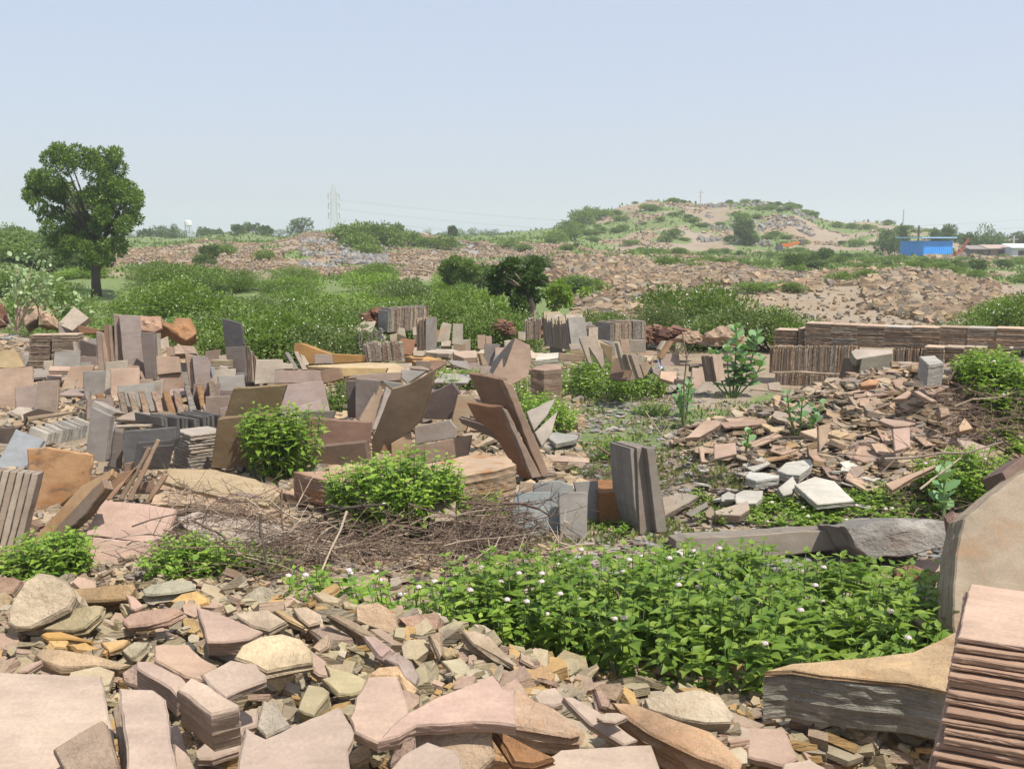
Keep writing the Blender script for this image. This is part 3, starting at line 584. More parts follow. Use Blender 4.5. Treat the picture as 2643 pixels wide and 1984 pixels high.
T('2', '885,962 1150,985 1510,1040 1450,1200 1330,1342 735,1262 750,1200', 0, 40, .05, (.55, .40, .34), 'upper half of the smooth pink slab leaning back', Y=7.35, st=.05, rough=.008)
T('2', '735,1262 1330,1342 1300,1500 1230,1570 1215,1680 655,1680 600,1560 690,1400', 0, 24, .06, (.56, .41, .35), 'lower half of the smooth pink slab', Y=7.15, st=.05, rough=.012)
T('3', '340,740 800,708 722,962 262,992', 0, -12, .05, (.29, .225, .135), 'upper half of the big ochre slab tipping forward', Y=10.15, st=.35)
T('3', '205,1005 262,992 722,962 640,1200 500,1425 142,1418', 0, -8, .07, (.28, .21, .13), 'lower half of the big ochre slab tipping forward', Y=10.0, st=.35)
T('3', '535,490 760,490 768,572 698,580 692,692 520,702', 0, 14, .05, PAL, 'pale slab with a broken corner behind the mauve slab', Y=13.6)
T('3', '695,582 1075,585 1088,660 1092,690 690,695', 0, 14, .06, (.38, .3, .27), 'wide low mauve slab behind the big mauve slab', Y=13.0)
T('3', '795,700 1105,670 1168,940 900,1040 722,1040', 4, 20, .05, (.40, .325, .31), 'big mauve slab right of the ochre slab', Y=11.6)
T('3', '845,905 1100,820 1110,960 1060,1010 850,1010', 4, 22, .03, (.43, .35, .33), 'smaller broken mauve slab leaning on the big one', Y=11.4)
T('3', '897,938 1212,930 1190,990 1190,1075 900,1075', -6, 6, .07, (.24, .225, .19), 'low olive grey slab behind the red brown blocks', Y=11.0)
T('3', '1010,990 1515,1032 1505,1215 1000,1215', -4, 2, .09, (.34, .215, .17), 'red brown slab standing on its long side', Y=10.6)
T('3', '945,1012 1008,1002 1008,1215 958,1215', 0, 2, .2, (.32, .2, .155), 'narrow red brown slab at the left of the standing one', Y=10.65)
T('3', '985,1248 1470,1196 1512,1432 1050,1432', -10, -4, .1, (.25, .18, .145), 'lower brown slab standing before the red brown one', Y=10.1)
T('3', '870,1150 990,1165 985,1330 870,1330', 0, 2, .1, (.3, .19, .15), 'reddish slab end behind the leafy vine', Y=10.4)
T('3', '1385,652 1590,672 1560,800 1500,860 1420,1010 1385,1000', -14, 2, .06, (.31, .27, .25), 'grey slab left in the group of upright broken slabs', Y=11.4)
T('3', '1590,700 1645,790 1530,1085 1420,1010', 22, 8, .06, (.43, .33, .25), 'tan slanting slab in the group of upright broken slabs', Y=11.3)
T('3', '1650,718 1702,762 1610,1095 1530,1090 1600,900', 22, 12, .05, (.42, .37, .35), 'bright lilac slab against the large leaning slab', Y=11.2)
T('3', '1610,665 1800,700 1760,740 1700,745 1650,710', 0, 5, .06, GRY, 'short grey slab top behind the large leaning slab', Y=11.7)
T('3', '1302,672 1388,672 1388,992 1318,988', -10, 2, .12, (.16, .13, .12), 'dark narrow post at the left of the upright broken slabs', name='stone_block', Y=11.5)
T('3', '1695,742 1850,700 1960,640 2060,580 2040,705 1950,1000 1800,1160 1620,1260 1530,1335 1522,1180', -24, -12, .06, (.38, .29, .2), 'large tan slab with a wavy top leaning to the right', Y=10.5)
T('4', '0,790 110,745 222,690 292,782 205,1010 0,1000 -60,985', -8, -6, .07, (.19, .15, .14), 'dark brown slab with a curved top', Y=11.2, st=.0)
T('4', '272,792 415,790 425,860 350,1100 215,1110 225,980', 8, 8, .06, (.40, .33, .24), 'tan slab with orange edge behind the leaning brown slabs', Y=11.0, st=.4)
T('3', '1905,1065 2191,1003 2252,1078 2245,1160 1900,1215 1890,1060', -8, 8, .06, (.40, .36, .33), 'grey slab with a ragged left edge', Y=10.6)
T('4', '-150,1240 390,1135 357,1310 -165,1420', -12, 8, .05, (.38, .28, .22), 'long low tan slab before the ragged grey one', Y=10.25)
T('3', '1690,1212 1860,1112 1868,1200 1812,1375 1698,1395', 0, 10, .06, (.42, .3, .2), 'tan broken slab left of the long low slab', Y=10.2, st=.3)
T('3', '1640,1172 1740,1128 1770,1150 1690,1215 1690,1290 1600,1290', 0, 8, .05, (.34, .22, .13), 'small brown slab behind the tan broken slab', Y=10.35, st=.4)
T('3', '1530,1335 1612,1302 1690,1312 1692,1430 1525,1432', 0, 18, .12, (.40, .30, .24), 'small rounded stone with an orange top', name='rock', Y=10.0, bulge=.03, st=.6)
T('3', '852,1448 1690,1425 1722,1480 1400,1560 1200,1535', 0, 86, .22, (.40, .27, .2), 'long flat rust sided block under the bush', name='stone_block', lift=.34, rough=.02, st=.7)
T('4', '-20,1385 400,1300 700,1318 772,1385 720,1400 562,1442 250,1492 195,1462 60,1430', 0, 86, .28, (.48, .36, .26), 'flat block with a rust orange front carrying the small pile of plates', name='stone_block', lift=.38, rough=.02, st=.75)
T('4', '360,605 655,665 800,1060 700,1180 560,1060', -48, -14, .05, (.26, .17, .12), 'rear brown slab of the leaning trio with its dark face to the left', Y=9.95, st=.1)
T('4', '655,665 742,700 1062,1472 985,1492', 26, -2, .10, (.38, .28, .22), 'thick edge on slab at the right of the leaning trio', Y=9.5, rough=.012)
T('4', '400,822 640,880 700,900 720,1000 450,880', -48, -10, .04, (.42, .33, .27), 'thin pale slab between the leaning brown slabs', Y=9.85)
T('4', '345,860 650,905 885,1512 800,1500 560,1100 420,1010', -48, -16, .05, (.27, .155, .095), 'front red brown slab of the leaning trio', Y=9.45, st=.1)
T('4', '655,905 700,925 990,1495 905,1510', 26, -2, .10, (.36, .28, .23), 'edge on slab in the middle of the leaning trio', Y=9.4, rough=.012)
T('4', '270,985 560,1068 760,1375 720,1330 600,1180 300,1040', -45, -8, .05, (.2, .155, .13), 'lowest dark slab under the leaning trio', Y=9.7)
T('4', '860,935 1112,818 1045,960 925,1102', 15, 30, .05, (.43, .40, .37), 'upper pale triangular slab beside the leaning trio', Y=10.0, st=0)
T('4', '930,1112 1132,925 1080,1120 990,1232', 20, 28, .06, (.42, .38, .34), 'lower pale triangular slab beside the leaning trio', Y=9.7, st=0)
T('4', '1010,1130 1110,1110 1305,1140 1290,1170 1110,1210', 0, 87, .05, (.36, .36, .34), 'upper flat grey plate on the path', lift=.12, st=0)
T('4', '1005,1212 1110,1205 1290,1178 1240,1215 1090,1248 1000,1245', 0, 86, .05, (.3, .29, .28), 'lower flat grey plate on the path', lift=.06, st=0)
T('4', '1020,1300 1400,1330 1400,1370 1040,1355', 0, 82, .05, PNK, 'flat pinkish plank lying on the path', lift=.05)
T('8', '568,512 770,503 800,1000 668,1000', 0, 14, .05, (.31, .30, .29), 'grey slab leaning on the rust sided block', Y=8.25, st=0)
T('8', '243,528 440,505 565,545 575,720 250,720', 0, 12, .05, (.35, .36, .36), 'pale grey slab behind the two front grey slabs', Y=8.2, st=0)
T('8', '135,510 240,520 245,600 120,610', 0, 20, .1, (.45, .35, .27), 'tan slab corner behind the blue grey slab', Y=8.4)
T('8', '448,596 690,600 672,1118 468,1112', 0, 15, .04, (.34, .33, .315), 'narrow grey slab with a white scratched top', Y=7.75, st=0)
T('8', '100,600 390,598 442,720 470,1112 260,1102 80,900 68,720', 0, 16, .05, (.33, .37, .385), 'blue grey slab partly behind dry branches', Y=7.85, st=0)
T('8', '775,602 900,600 1072,608 1068,760 1040,908 900,905 795,980', 4, 2, .55, (.33, .165, .07), 'brown block with a rusty front and tan top', name='stone_block', Y=8.2, rough=.018, st=.8)
T('8', '1032,243 1084,248 1112,945 1066,720', 22, 2, .34, (.33, .31, .29), 'left of the three grey posts standing together', name='stone_block', Y=7.95, rough=.003, st=.1)
T('8', '1084,238 1155,232 1232,942 1112,945', 22, 2, .34, (.30, .265, .24), 'middle of the three grey posts standing together', name='stone_block', Y=7.92, rough=.004, st=.15)
T('8', '1166,243 1230,240 1332,925 1250,930', 24, 2, .34, (.30, .275, .25), 'right of the three grey posts standing together', name='stone_block', Y=7.9, rough=.004, st=.1)
T('8', '1400,990 1500,965 2040,945 2768,895 2770,1063 2250,1120 1500,1160 1400,1120', 0, 10, .35, (.35, .32, .28), 'long grey beam lying behind the leafy bush', name='stone_block', Y=7.3, rough=.01, st=.1)
T('9', '500,335 690,303 1050,305 1092,372 1050,452 870,492 660,522 560,450', 6, 14, .5, (.38, .37, .355), 'short grey boulder block with split front at the beam end', name='boulder', Y=6.95, rough=.02, mat=M_ROCK, bulge=.02, st=.1)
T('9', '1092,880 1108,545 1155,295 1305,165 1482,40 1640,-60 1700,300 1700,1180 1150,1180', 7, 22, .16, (.42, .355, .275), 'large mottled tan slab leaning at the right edge', Y=4.95, rough=.015, st=.3, name='stone_slab')
T('9', '1360,40 1500,-60 1700,-60 1700,60 1482,50 1390,100', -4, 20, .3, (.27, .19, .165), 'dark red slab behind the large mottled slab', Y=5.4)
T('9', '1050,290 1100,270 1160,290 1130,400 1080,480', -20, 10, .3, (.28, .18, .15), 'reddish stone between grey boulder and mottled slab', name='boulder', Y=6.0, bulge=.04, mat=M_ROCK)
T('9', '780,560 870,540 1010,600 1000,660 900,670 780,620', -10, 35, .25, (.30, .17, .12), 'rust brown stone under the grey boulder', name='boulder', Y=5.9, mat=M_ROCK, st=.7)
T('9', '850,520 1060,500 1070,560 1000,590 880,560', -10, 60, .1, (.42, .32, .25), 'broken tan plate under the grey boulder', Y=6.1, name='rock', mat=M_ROCK)
T('9', '900,690 1030,670 1040,720 940,745', -10, 50, .12, (.40, .29, .23), 'tan stone in the dark gap left of the mottled slab', Y=5.6, name='rock')
T('9', '950,760 1000,700 1070,760 1050,870 980,860', -15, 20, .2, (.30, .26, .2), 'rounded olive stone in the dark gap left of the mottled slab', Y=5.4, name='rock', bulge=.04, mat=M_ROCK)
T('9', '860,830 960,790 1000,870 930,890', -10, 50, .15, (.38, .30, .23), 'layered stone at the foot of the dark gap', Y=5.2, name='rock', mat=M_ROCK)
ob = T('9', '60,1152 210,1108 580,1080 870,1045 1102,935 1300,980 1300,1300 1060,1262 850,1218 380,1172 210,1142', -4, 83, .20, (.40, .39, .35), 'big grey block with an ochre top lying before the leafy bush', name='stone_block', Y=3.95, rough=.012, mat=M_ROCK, st=.0, step=.05)
q = slab('9', '64,1151 212,1107 580,1079 869,1045 1100,935 1300,980 1300,1296 1059,1259 850,1215 380,1169 212,1140', -4, 83, .024, (.47, .345, .21), 'ochre rusty top layer of the big grey block', name='crust', Y=3.94, rough=.005, mat=M_ROCK, st=.25)
bpy.context.view_layer.update(); mw_ = q.matrix_world.copy(); mw_.translation.z += .02; q.parent = ob; q.matrix_parent_inverse = ob.matrix_world.inverted(); q.matrix_basis = mw_
for k_ in ('category', 'kind'): del q[k_]
for u_, v_ in ((2120, 1905), (2300, 1930), (2400, 1900), (2200, 1880)):
    p = G(u_, v_); place('rock', R.choice(ROCKP), p + Vector((0, .1, .04)), (.1, .1, R.random() * 3), (.3, .25, .6), TAN, 'stone wedged under the big grey block with the ochre top', 'rock', 'stones under the grey block')
# slab yard further back
T('P', '105,420 245,335 475,330 395,560 280,550 290,430', 12, 25, .2, PAL, 'pale slab stack leaning at the left of the far slab yard', Y=20.6)
T('P', '20,460 60,430 290,430 280,550 30,510', 0, 30, .2, PAL, 'low pale block at the left end of the far slab yard', Y=20.3)
T('P', '510,345 640,350 640,560 500,555', 0, 5, .08, MAU, 'mauve slab at the start of the long far row', Y=21)
T('P', '865,440 960,450 985,600 840,545', 0, 12, .1, PAL, 'pale slab behind the cream slab of the far yard', Y=20.2)
T('P', '1100,430 1290,450 1345,575 1110,570', 0, 14, .1, PAL, 'light slab in the middle of the far yard', Y=20.2)
T('P', '1630,340 1780,380 1740,680 1500,690 1600,400', 8, 12, .06, PAL, 'tall pale slab with brown blotches in the far yard', Y=20.4, st=.3)
T('P', '1805,372 1978,376 1972,745 1780,722', 0, 10, .06, (.46, .41, .36), 'tall clean slab at the right end of the far row', Y=20.6, st=0)
T('P', '1350,400 1520,385 1480,690 1340,565', 0, 14, .06, GRY, 'grey slab left of the orange slab in the far yard', Y=20.5)
T('P', '1530,480 1582,478 1525,690 1478,690', 10, 8, .05, (.50, .28, .12), 'narrow orange slab in the far yard', Y=20.2)
T('P', '150,570 620,565 625,665 200,705', 0, 10, .1, (.38, .35, .34), 'long grey slab row face left in the far yard', Y=19.2)
T('P', '290,690 500,672 645,722 520,810 430,830', 4, 12, .1, PAL, 'low pale slab over the green edge of the far yard', Y=18.4)
T('P', '710,562 840,535 832,680 715,672', 12, 8, .1, CRM, 'cream slab with a dark partner in the far yard', Y=19.2)
T('P', '840,540 980,592 985,642 830,685', -14, 0, .05, (.24, .21, .15), 'dark olive slab beside the cream one in the far yard', Y=19.1)
T('P', '890,632 1145,652 1110,922 860,882', 0, 10, .05, (.42, .23, .15), 'square rusty slab standing in the far yard', Y=17.6, st=.5)
T('P', '1110,590 1240,602 1248,722 1142,722', -8, 2, .05, (.27, .235, .19), 'olive brown slab behind the square rusty slab', Y=18.6)
T('P', '1115,830 1300,850 1310,900 1280,935 1115,925', 0, 20, .1, PAL, 'pale slab right of the square rusty slab', Y=17.5)
T('P', '430,850 600,790 850,785 860,880 680,905 380,905', 0, 84, .06, PAL, 'flat pale slabs lying left of the square rusty slab', lift=.3)
T('3', '852,430 862,352 905,350 1160,440 1440,452 1432,512 1190,525 1000,530 940,530', -6, 6, .25, (.46, .27, .10), 'long ochre boulder slab before the bushes', name='boulder', Y=15.9, rough=.015, st=.3)
T('3', '1030,445 1180,448 1192,525 1035,528', 0, 10, .06, (.42, .35, .31), 'small mauve slab leaning on the ochre boulder slab', Y=15.4)
T('3', '780,430 812,425 900,570 860,575', 14, 10, .15, GRY, 'first grey bar left of the ochre boulder slab', Y=14.6)
T('3', '860,425 890,420 975,575 930,580', 14, 10, .15, PAL, 'second pale bar left of the ochre boulder slab', Y=14.6)
T('3', '910,440 950,460 990,530 950,545', 14, 20, .1, PAL, 'third short bar left of the ochre boulder slab', Y=14.7)
T('3', '758,515 850,525 850,570 765,572', 0, 20, .1, PAL, 'pale block left of the bars', Y=14.2)
T('3', '940,545 1500,513 1720,520 1800,560 1782,640 1250,560', 0, 84, .22, (.56, .44, .28), 'long cream slab lying across the middle', lift=.35, rough=.012, st=.2)
T('3', '1080,590 1240,560 1272,655 1150,690 1085,690', -4, 8, .2, (.3, .21, .15), 'brown block under the long cream slab', name='stone_block', Y=13.1)
T('3', '1240,560 1660,560 1640,605 1270,640', 0, 10, .15, (.55, .42, .22), 'yellow front of a low block under the long cream slab', name='stone_block', Y=13.2)
T('3', '1310,655 1360,620 1780,600 1770,665 1560,680 1390,650', 0, 14, .1, (.34, .27, .23), 'low mauve brown slab behind the upright broken slabs', Y=12.4)
T('3', '1775,575 1990,590 1830,700 1775,640', 0, 20, .08, (.38, .37, .36), 'whitish grey slab behind the large leaning slab', Y=12.5)
T('P', '970,932 1320,918 1620,990 1420,1002 1170,1042', 0, 84, .12, (.52, .32, .14), 'flat ochre slab in the far yard', lift=.22, st=.3)
T('P', '1420,1000 1690,1000 1692,1065 1500,1180 1400,1155', 0, 10, .1, (.38, .26, .2), 'brownish slab above the bush in the middle', Y=14.5, st=.5)
T('P', '1700,1000 2050,1020 2092,1172 1800,1085', 0, 16, .08, (.40, .38, .37), 'light grey slab above the bush in the middle', Y=14.6)
T('P', '1390,1150 1250,1100 1050,1100 1060,1150 1380,1180', 0, 25, .1, (.40, .33, .28), 'low mauve slab above the whitish slab', Y=14.0)
T('P', '1515,895 1715,890 1712,955 1560,940', 0, 5, .3, (.2, .16, .14), 'dark end of a flat pile in the far yard', name='stone_block', Y=16.8)
T('P', '1430,800 1790,810 1980,860 1720,890 1330,860', 0, 85, .08, PAL, 'broad flat pale slab in the far yard', lift=.3)
T('P', '1800,850 2200,830 2230,950 1990,960 1830,900', 0, 84, .2, PNK, 'flat pink slab pile at the right of the far yard', lift=.3)
T('P', '1600,680 1770,660 1750,760 1600,760', 0, 30, .08, PAL, 'pale broken slab at the foot of the tall pale slab', Y=19)
T('4', '750,303 890,368 905,480 872,640 742,700 625,650 560,640', 10, 12, .12, (.46, .34, .28), 'tall pink brown slab standing in the middle', Y=13.0)
T('4', '742,303 752,303 625,650 545,600 560,520', -46, 6, .03, (.30, .28, .27), 'grey side slab left against the tall pink brown slab', Y=13.05)
T('4', '437,280 505,280 505,400 440,400', 0, 10, .1, TAN, 'tan upright slab left in the middle yard', Y=17)
T('4', '508,290 560,292 560,358 510,358', 0, 8, .2, TAN, 'small tan slab right of the tan upright slab', Y=17.2)
T('4', '497,360 640,358 600,470 565,545 540,545 497,510', 0, 6, .06, (.28, .26, .25), 'grey slab left of the tall pink brown slab', Y=15.6)
T('4', '590,385 690,385 640,460 590,455', 0, 20, .08, PNK, 'pink slab beside the grey slab in the middle yard', Y=15.5)
T('4', '455,440 480,432 530,535 480,540', 18, 8, .1, (.40, .3, .2), 'narrow tan slab leaning in the middle yard', Y=14.6)
T('4', '590,448 670,445 640,540 590,600 540,600', 0, 10, .05, (.33, .36, .36), 'blue grey slab at the foot of the tall pink brown slab', Y=13.7)
T('Q', '250,240 382,250 372,395 250,372', 0, 8, .1, PAL, 'pale slab at the left end of the second far row', Y=18.6)
T('Q', '310,215 560,210 570,245 300,245', 0, 80, .1, PNK, 'pinkish slab lying on the second far row', Y=19)
T('Q', '1045,290 1212,302 1212,442 1085,385', -10, 2, .06, (.25, .22, .2), 'dark brown slab in the second far row', Y=18.0)
T('Q', '1130,455 1302,450 1312,548 1162,562', 0, 10, .12, (.50, .44, .38), 'pale box slab in the second far yard', name='stone_block', Y=16.2)
T('Q', '1150,572 1390,560 1402,630 1162,628', 0, 6, .06, (.36, .27, .17), 'ochre brown slab under the pale box slab', Y=15.9)
T('Q', '1310,355 1590,292 1650,420 1480,560 1530,800 1470,790', 10, 14, .06, (.42, .36, .30), 'wide tan slab leaning in the second far yard', Y=14.9)
T('Q', '1480,512 1612,400 1722,560 1745,800 1700,872', 14, 12, .06, (.44, .37, .31), 'second tan slab leaning over the wide one', Y=14.5)
T('Q', '1660,432 1882,492 1862,800 1770,655 1690,520', -16, 4, .06, (.36, .28, .17), 'ochre slab standing right of the two tan ones', Y=14.9)
T('Q', '1650,372 1932,412 1932,632 1880,660 1880,492', 0, 8, .05, (.36, .34, .33), 'grey slab behind the ochre slab', Y=15.6)
T('Q', '600,620 960,600 950,690 540,735', 0, 80, .22, (.55, .52, .46), 'white topped block in the second far yard', name='stone_block', lift=.45, st=0)
T('Q', '955,612 1402,640 1402,762 950,742', 0, 4, .06, (.33, .25, .18), 'long low brown slab right of the white block', Y=14.6)
T('Q', '470,882 700,800 1010,795 990,880 700,905', 0, 84, .5, (.38, .28, .23), 'brown boulder block with overhanging front among the bushes', name='boulder', lift=.6, rough=.02, st=.2)
T('U', '272,372 422,376 462,645 300,645', 4, 8, .08, TAN, 'tan tall slab left of the grey box', Y=15.6)
T('U', '430,380 715,376 720,602 440,592', 0, 4, .3, (.37, .33, .29), 'square grey box of slabs in the second far yard', name='stone_block', Y=16.4)
T('U', '222,440 272,440 402,905 340,905', 12, 6, .12, PAL, 'first narrow slab of the fan right of the ochre slab', Y=13.9)
T('U', '370,632 418,632 520,905 455,905', 14, 6, .12, MOT, 'second narrow slab of the fan', Y=13.8)
T('U', '460,642 552,642 682,1052 592,1042', 14, 8, .12, (.40, .33, .28), 'third and longest narrow slab of the fan', Y=13.2)
T('U', '612,800 750,762 812,832 742,992 680,1002', 6, 10, .05, (.40, .30, .22), 'rounded tan slab right of the fan', Y=13.7)
T('U', '970,922 1252,925 1252,1062 1180,1112 960,1045', 0, 60, .05, (.52, .38, .29), 'flat tan slab lying at the end of the path', Y=13.1)
T('U', '820,862 975,882 942,1012 850,965', 4, 14, .05, (.36, .30, .27), 'grey brown slab left of the flat tan slab', Y=13.5)
T('U', '1520,862 1682,872 1722,1105 1580,1262 1500,1242', 6, 20, .05, (.50, .38, .32), 'pink slab leaning before the broad leaved plant', Y=12.2)
T('U', '1420,1000 1525,1030 1460,1190 1390,1180', -20, 10, .05, (.34, .26, .22), 'brown slab left of the pink leaning slab', Y=12.3)
T('U', '1140,400 1202,412 1010,722 950,692', 20, 5, .1, (.38, .24, .14), 'rusty bar leaning to the right at the end of the path', name='stone_block', Y=15.6, rough=.015)
T('U', '1038,396 1082,402 985,570 945,540', 20, 5, .1, PAL, 'pale short bar beside the rusty bar', name='stone_block', Y=15.9)
T('U', '1225,1062 1375,1072 1372,1152 1225,1152', 0, 2, .08, DRK, 'small dark slab at the end of the path', Y=12.6)
T('U', '1470,800 1620,782 1640,822 1480,850', 0, 50, .1, DRK, 'dark flat slab behind the pink leaning slab', Y=13.6)
# slabs before the tile wall
T('6', '710,420 745,400 1060,405 1065,440 760,490 735,470', 0, 55, .12, (.45, .40, .36), 'thick pale slab lying on top of the leaning grey block', name='stone_block', Y=14.0)
T('6', '800,480 1065,440 1060,640 1045,700 760,700', -10, 2, .05, (.30, .275, .24), 'grey slab face of the block before the tile wall', Y=13.9)
T('6', '735,480 800,490 760,700 680,700', 14, 4, .25, (.2, .15, .125), 'dark rough slabs left of the grey slab face', name='stone_block', Y=14.1)
T('6', '1055,505 1128,515 1115,680 1052,680', 6, 2, .15, TAN, 'tan upright slab right of the grey slab face', Y=13.9)
for i in range(8): T('6', '%d,%d %d,%d %d,%d %d,%d' % (1128 - i, 520 + i * 18, 1288, 518 + i * 18, 1286, 532 + i * 18, 1127 - i, 534 + i * 18), 0, 4, .3, PAL, 'pale plate in the small horizontal pile before the tile wall', Y=14.0, group='plates of the small pile before the wall')
T('6', '1292,462 1430,455 1505,515 1375,535', 0, 84, .20, (.44, .43, .41), 'grey square block with a bright top before the tile wall', name='stone_block', lift=.62, st=0)
T('6', '885,625 930,595 960,600 945,660 890,650', 0, 10, .04, PAL, 'small pale broken slab on top of the rubble before the grey slab', Y=12.5)

# rows of slabs on edge in the far yard
YC = [PAL, TAN, GRY, MAU, CRM, (.38, .31, .25)]
books(pt(1000, 858, 20.6), pt(1105, 850, 21), 22, .42, .5, .04, YC, 'slab on edge in the long far row left of the clean tall slab', 'far row of slabs on edge', lean=3, name='stone_slab', hj=.08)
books(pt(1356, 876, 18.7), pt(1396, 876, 18.7), 9, .33, .4, .04, YC, 'slab on edge right of the pale slab in the second far row', 'second far row left part', name='stone_slab', hj=.1)
books(pt(1405, 892, 17.6), pt(1478, 905, 16.8), 13, .47, .3, .035, [CRM, PAL, KHK, GRY], 'cream slab leaning in the slanting second far row', 'slanting far row', lean=-14, name='stone_slab', hj=.2)
books(pt(1495, 888, 17.7), pt(1520, 888, 17.6), 6, .3, .3, .03, YC, 'slab on edge right of the dark brown far slab', 'far slabs by the dark one', name='stone_slab', hj=.2)
books(pt(1575, 880, 18.2), pt(1668, 872, 18.6), 16, .3, .4, .045, YC, 'slab on edge in the row behind the grey box', 'row behind the grey box', name='stone_slab', hj=.06)
books(pt(945, 933, 16.2), pt(1045, 930, 16.3), 14, .26, .3, .05, [PNK, MAU, PAL, TAN], 'low slab on edge before the square rusty slab', 'low row before the rusty slab', lean=-6, name='stone_slab', hj=.15)
books(pt(1075, 905, 17.8), pt(1098, 905, 17.7), 6, .5, .3, .03, YC, 'slab on edge just right of the olive brown far slab', 'short row by the olive slab', name='stone_slab', hj=.06)
books(pt(925, 900, 18.6), pt(990, 895, 18.7), 10, .28, .3, .04, [GRY, PAL, MAU], 'greyish slab on edge at the left of the far yard', 'grey row left of the far yard', name='stone_slab', hj=.12)
books(pt(1620, 985, 13.9), pt(1660, 972, 14.2), 6, .32, .3, .03, [MOT, BRN, PAL], 'narrow slab tilted right beside the motorcycle', 'tilted slabs by the motorcycle', lean=28, name='stone_slab', hj=.15)
books(pt(1820, 985, 12.6), pt(1850, 985, 12.5), 6, .3, .2, .03, [PNK, TAN, MOT], 'slab tilted right of the pink leaning slab', 'tilted slabs behind the broad leaved plant', lean=-12, name='stone_slab')
# ------------------------------------------------------------------ foreground rubble, hand placed
RKM = dict(mat=M_ROCK)
def FG(c, s, yaw, lean, th, colr, label, lift=.08, name='rock', **k):
    if name == 'stone_slab': th *= .7
    if name == 'rock': th *= .6; k['rough'] = min(k.get('rough', .008), .01)
    k.setdefault('rough', .008); return slab(c, s, yaw, lean, th, colr, label, name=name, lift=lift, **k)
S_ = 'stone_slab'; FT = (.48, .39, .325); FP = (.445, .36, .305)
FG('A', '-60,862 830,890 850,1000 920,1330 975,1700 940,1900 -60,1900', 0, 76, .07, FT, 'largest flat tan slab in the bottom left corner', .16, S_, st=.03)
FG('A', '430,1490 640,1350 830,1245 880,1290 975,1640 990,1800 560,1740', 8, 66, .05, (.36, .28, .22), 'dark rough triangular flake on the corner slab', .22, S_, mat=M_ROCK)
FG('A', '965,990 1245,1000 1350,1080 1385,1400 1450,1660 1460,1800 1040,1800 1020,1400', 6, 72, .11, FP, 'tall pale slab standing beside the corner slab', .26, S_, st=.03)
FG('A', '1385,1300 1450,1285 1500,1440 1590,1640 1600,1760 1440,1760', 6, 70, .06, FP, 'narrow pink slab right of the tall pale slab', .14, S_)
FG('A', '910,1190 965,1120 1000,1290 1035,1700 1000,1800 950,1420', -20, 40, .1, (.3, .23, .18), 'dark broken slab edge left of the tall pale slab', .12, 'rock', mat=M_ROCK)
FG('A', '1115,770 1230,770 1480,900 1560,990 1440,1060 1390,1000 1110,830', 20, 62, .11, (.46, .36, .31), 'long angular block with a white chipped corner, upper part', .30, 'stone_block', st=.03)
FG('A', '1440,1010 1560,900 1700,960 1950,1120 1945,1160 1720,1215 1530,1060', 10, 66, .17, (.50, .40, .33), 'large angular block with a rough front right of the tall slab', .34, 'stone_block', rough=.014, st=.03)
FG('A', '990,870 1120,780 1150,830 1420,1020 1370,1090 1100,990 1000,950', -10, 40, .2, (.46, .34, .28), 'rough side of the long angular block', .2, 'stone_block', mat=M_ROCK)
FG('A', '1255,650 1330,630 1540,635 1640,740 1760,800 1780,830 1640,890 1660,935 1500,900 1260,760', 0, 76, .06, (.48, .35, .27), 'flat brown slab behind the angular blocks', .2, S_, st=.05)
FG('A', '1645,885 1880,760 2090,790 2170,880 2175,930 1980,1000 1835,1070 1700,960', 8, 72, .05, FP, 'flat pink slab jutting over the angular block', .30, S_, st=.03)
FG('A', '1600,325 1700,350 1900,420 2150,535 2030,600 1900,615 1690,620 1660,500', 6, 66, .075, (.49, .37, .31), 'thick triangular mauve slab near the dry branches', .22, 'stone_block', st=.03)
FG('A', '60,350 120,240 200,120 320,45 420,60 530,130 600,200 620,250 560,350 400,430 250,510 120,510 60,470', 5, 36, .16, (.56, .47, .35), 'big pale wrinkled boulder at the left of the rubble edge', .16, 'boulder', mat=M_ROCK, bulge=.03, rough=.02)
FG('A', '340,515 470,440 600,340 780,310 850,320 830,390 700,500 590,535 450,530', -10, 62, .09, (.42, .36, .23), 'olive flat rock right of the wrinkled boulder', .14, **RKM)
FG('A', '600,180 900,150 1090,140 1100,175 1040,270 760,290 600,290', 0, 52, .14, (.44, .31, .17), 'long ochre layered rock on the rubble edge', .12, **RKM)
FG('A', '1150,190 1230,150 1450,105 1560,115 1600,180 1440,215 1250,235 1180,230', 0, 70, .09, (.44, .42, .33), 'long grey green rock on the rubble edge', .15, **RKM)
FG('A', '1380,290 1480,220 1600,195 1690,260 1700,300 1600,330 1480,320', 6, 58, .12, (.60, .40, .17), 'yellow rock right of the grey green rock', .1, **RKM)
FG('A', '990,440 1060,380 1200,350 1440,325 1500,370 1380,430 1200,480 1040,495', 0, 66, .07, (.42, .29, .23), 'reddish wedge rock in the middle left of the rubble', .16, **RKM)
FG('A', '1020,228 1090,240 1180,330 1100,360 1060,350', 0, 60, .07, (.48, .34, .28), 'small pink flake behind the reddish wedge rock', .12)
FG('A', '330,560 380,535 500,530 760,600 740,615 560,590 380,590', 0, 72, .05, (.54, .33, .12), 'bright orange flake left of the centre', .14)
FG('A', '380,590 540,570 560,610 530,670 430,660', 0, 66, .06, (.62, .42, .19), 'yellow flake below the bright orange one', .12)
FG('A', '540,640 700,615 890,690 860,720 620,690', 0, 66, .06, (.56, .36, .15), 'orange flat stone in the middle left', .12)
FG('A', '820,620 1000,590 1050,600 1000,650 890,695', 6, 66, .05, (.56, .38, .19), 'yellow triangular stone in the middle left', .13)
FG('A', '980,690 1090,610 1210,620 1200,660 1110,740 1060,760', 0, 58, .1, (.50, .45, .33), 'pale chunky stone right of the yellow triangle', .12, **RKM)
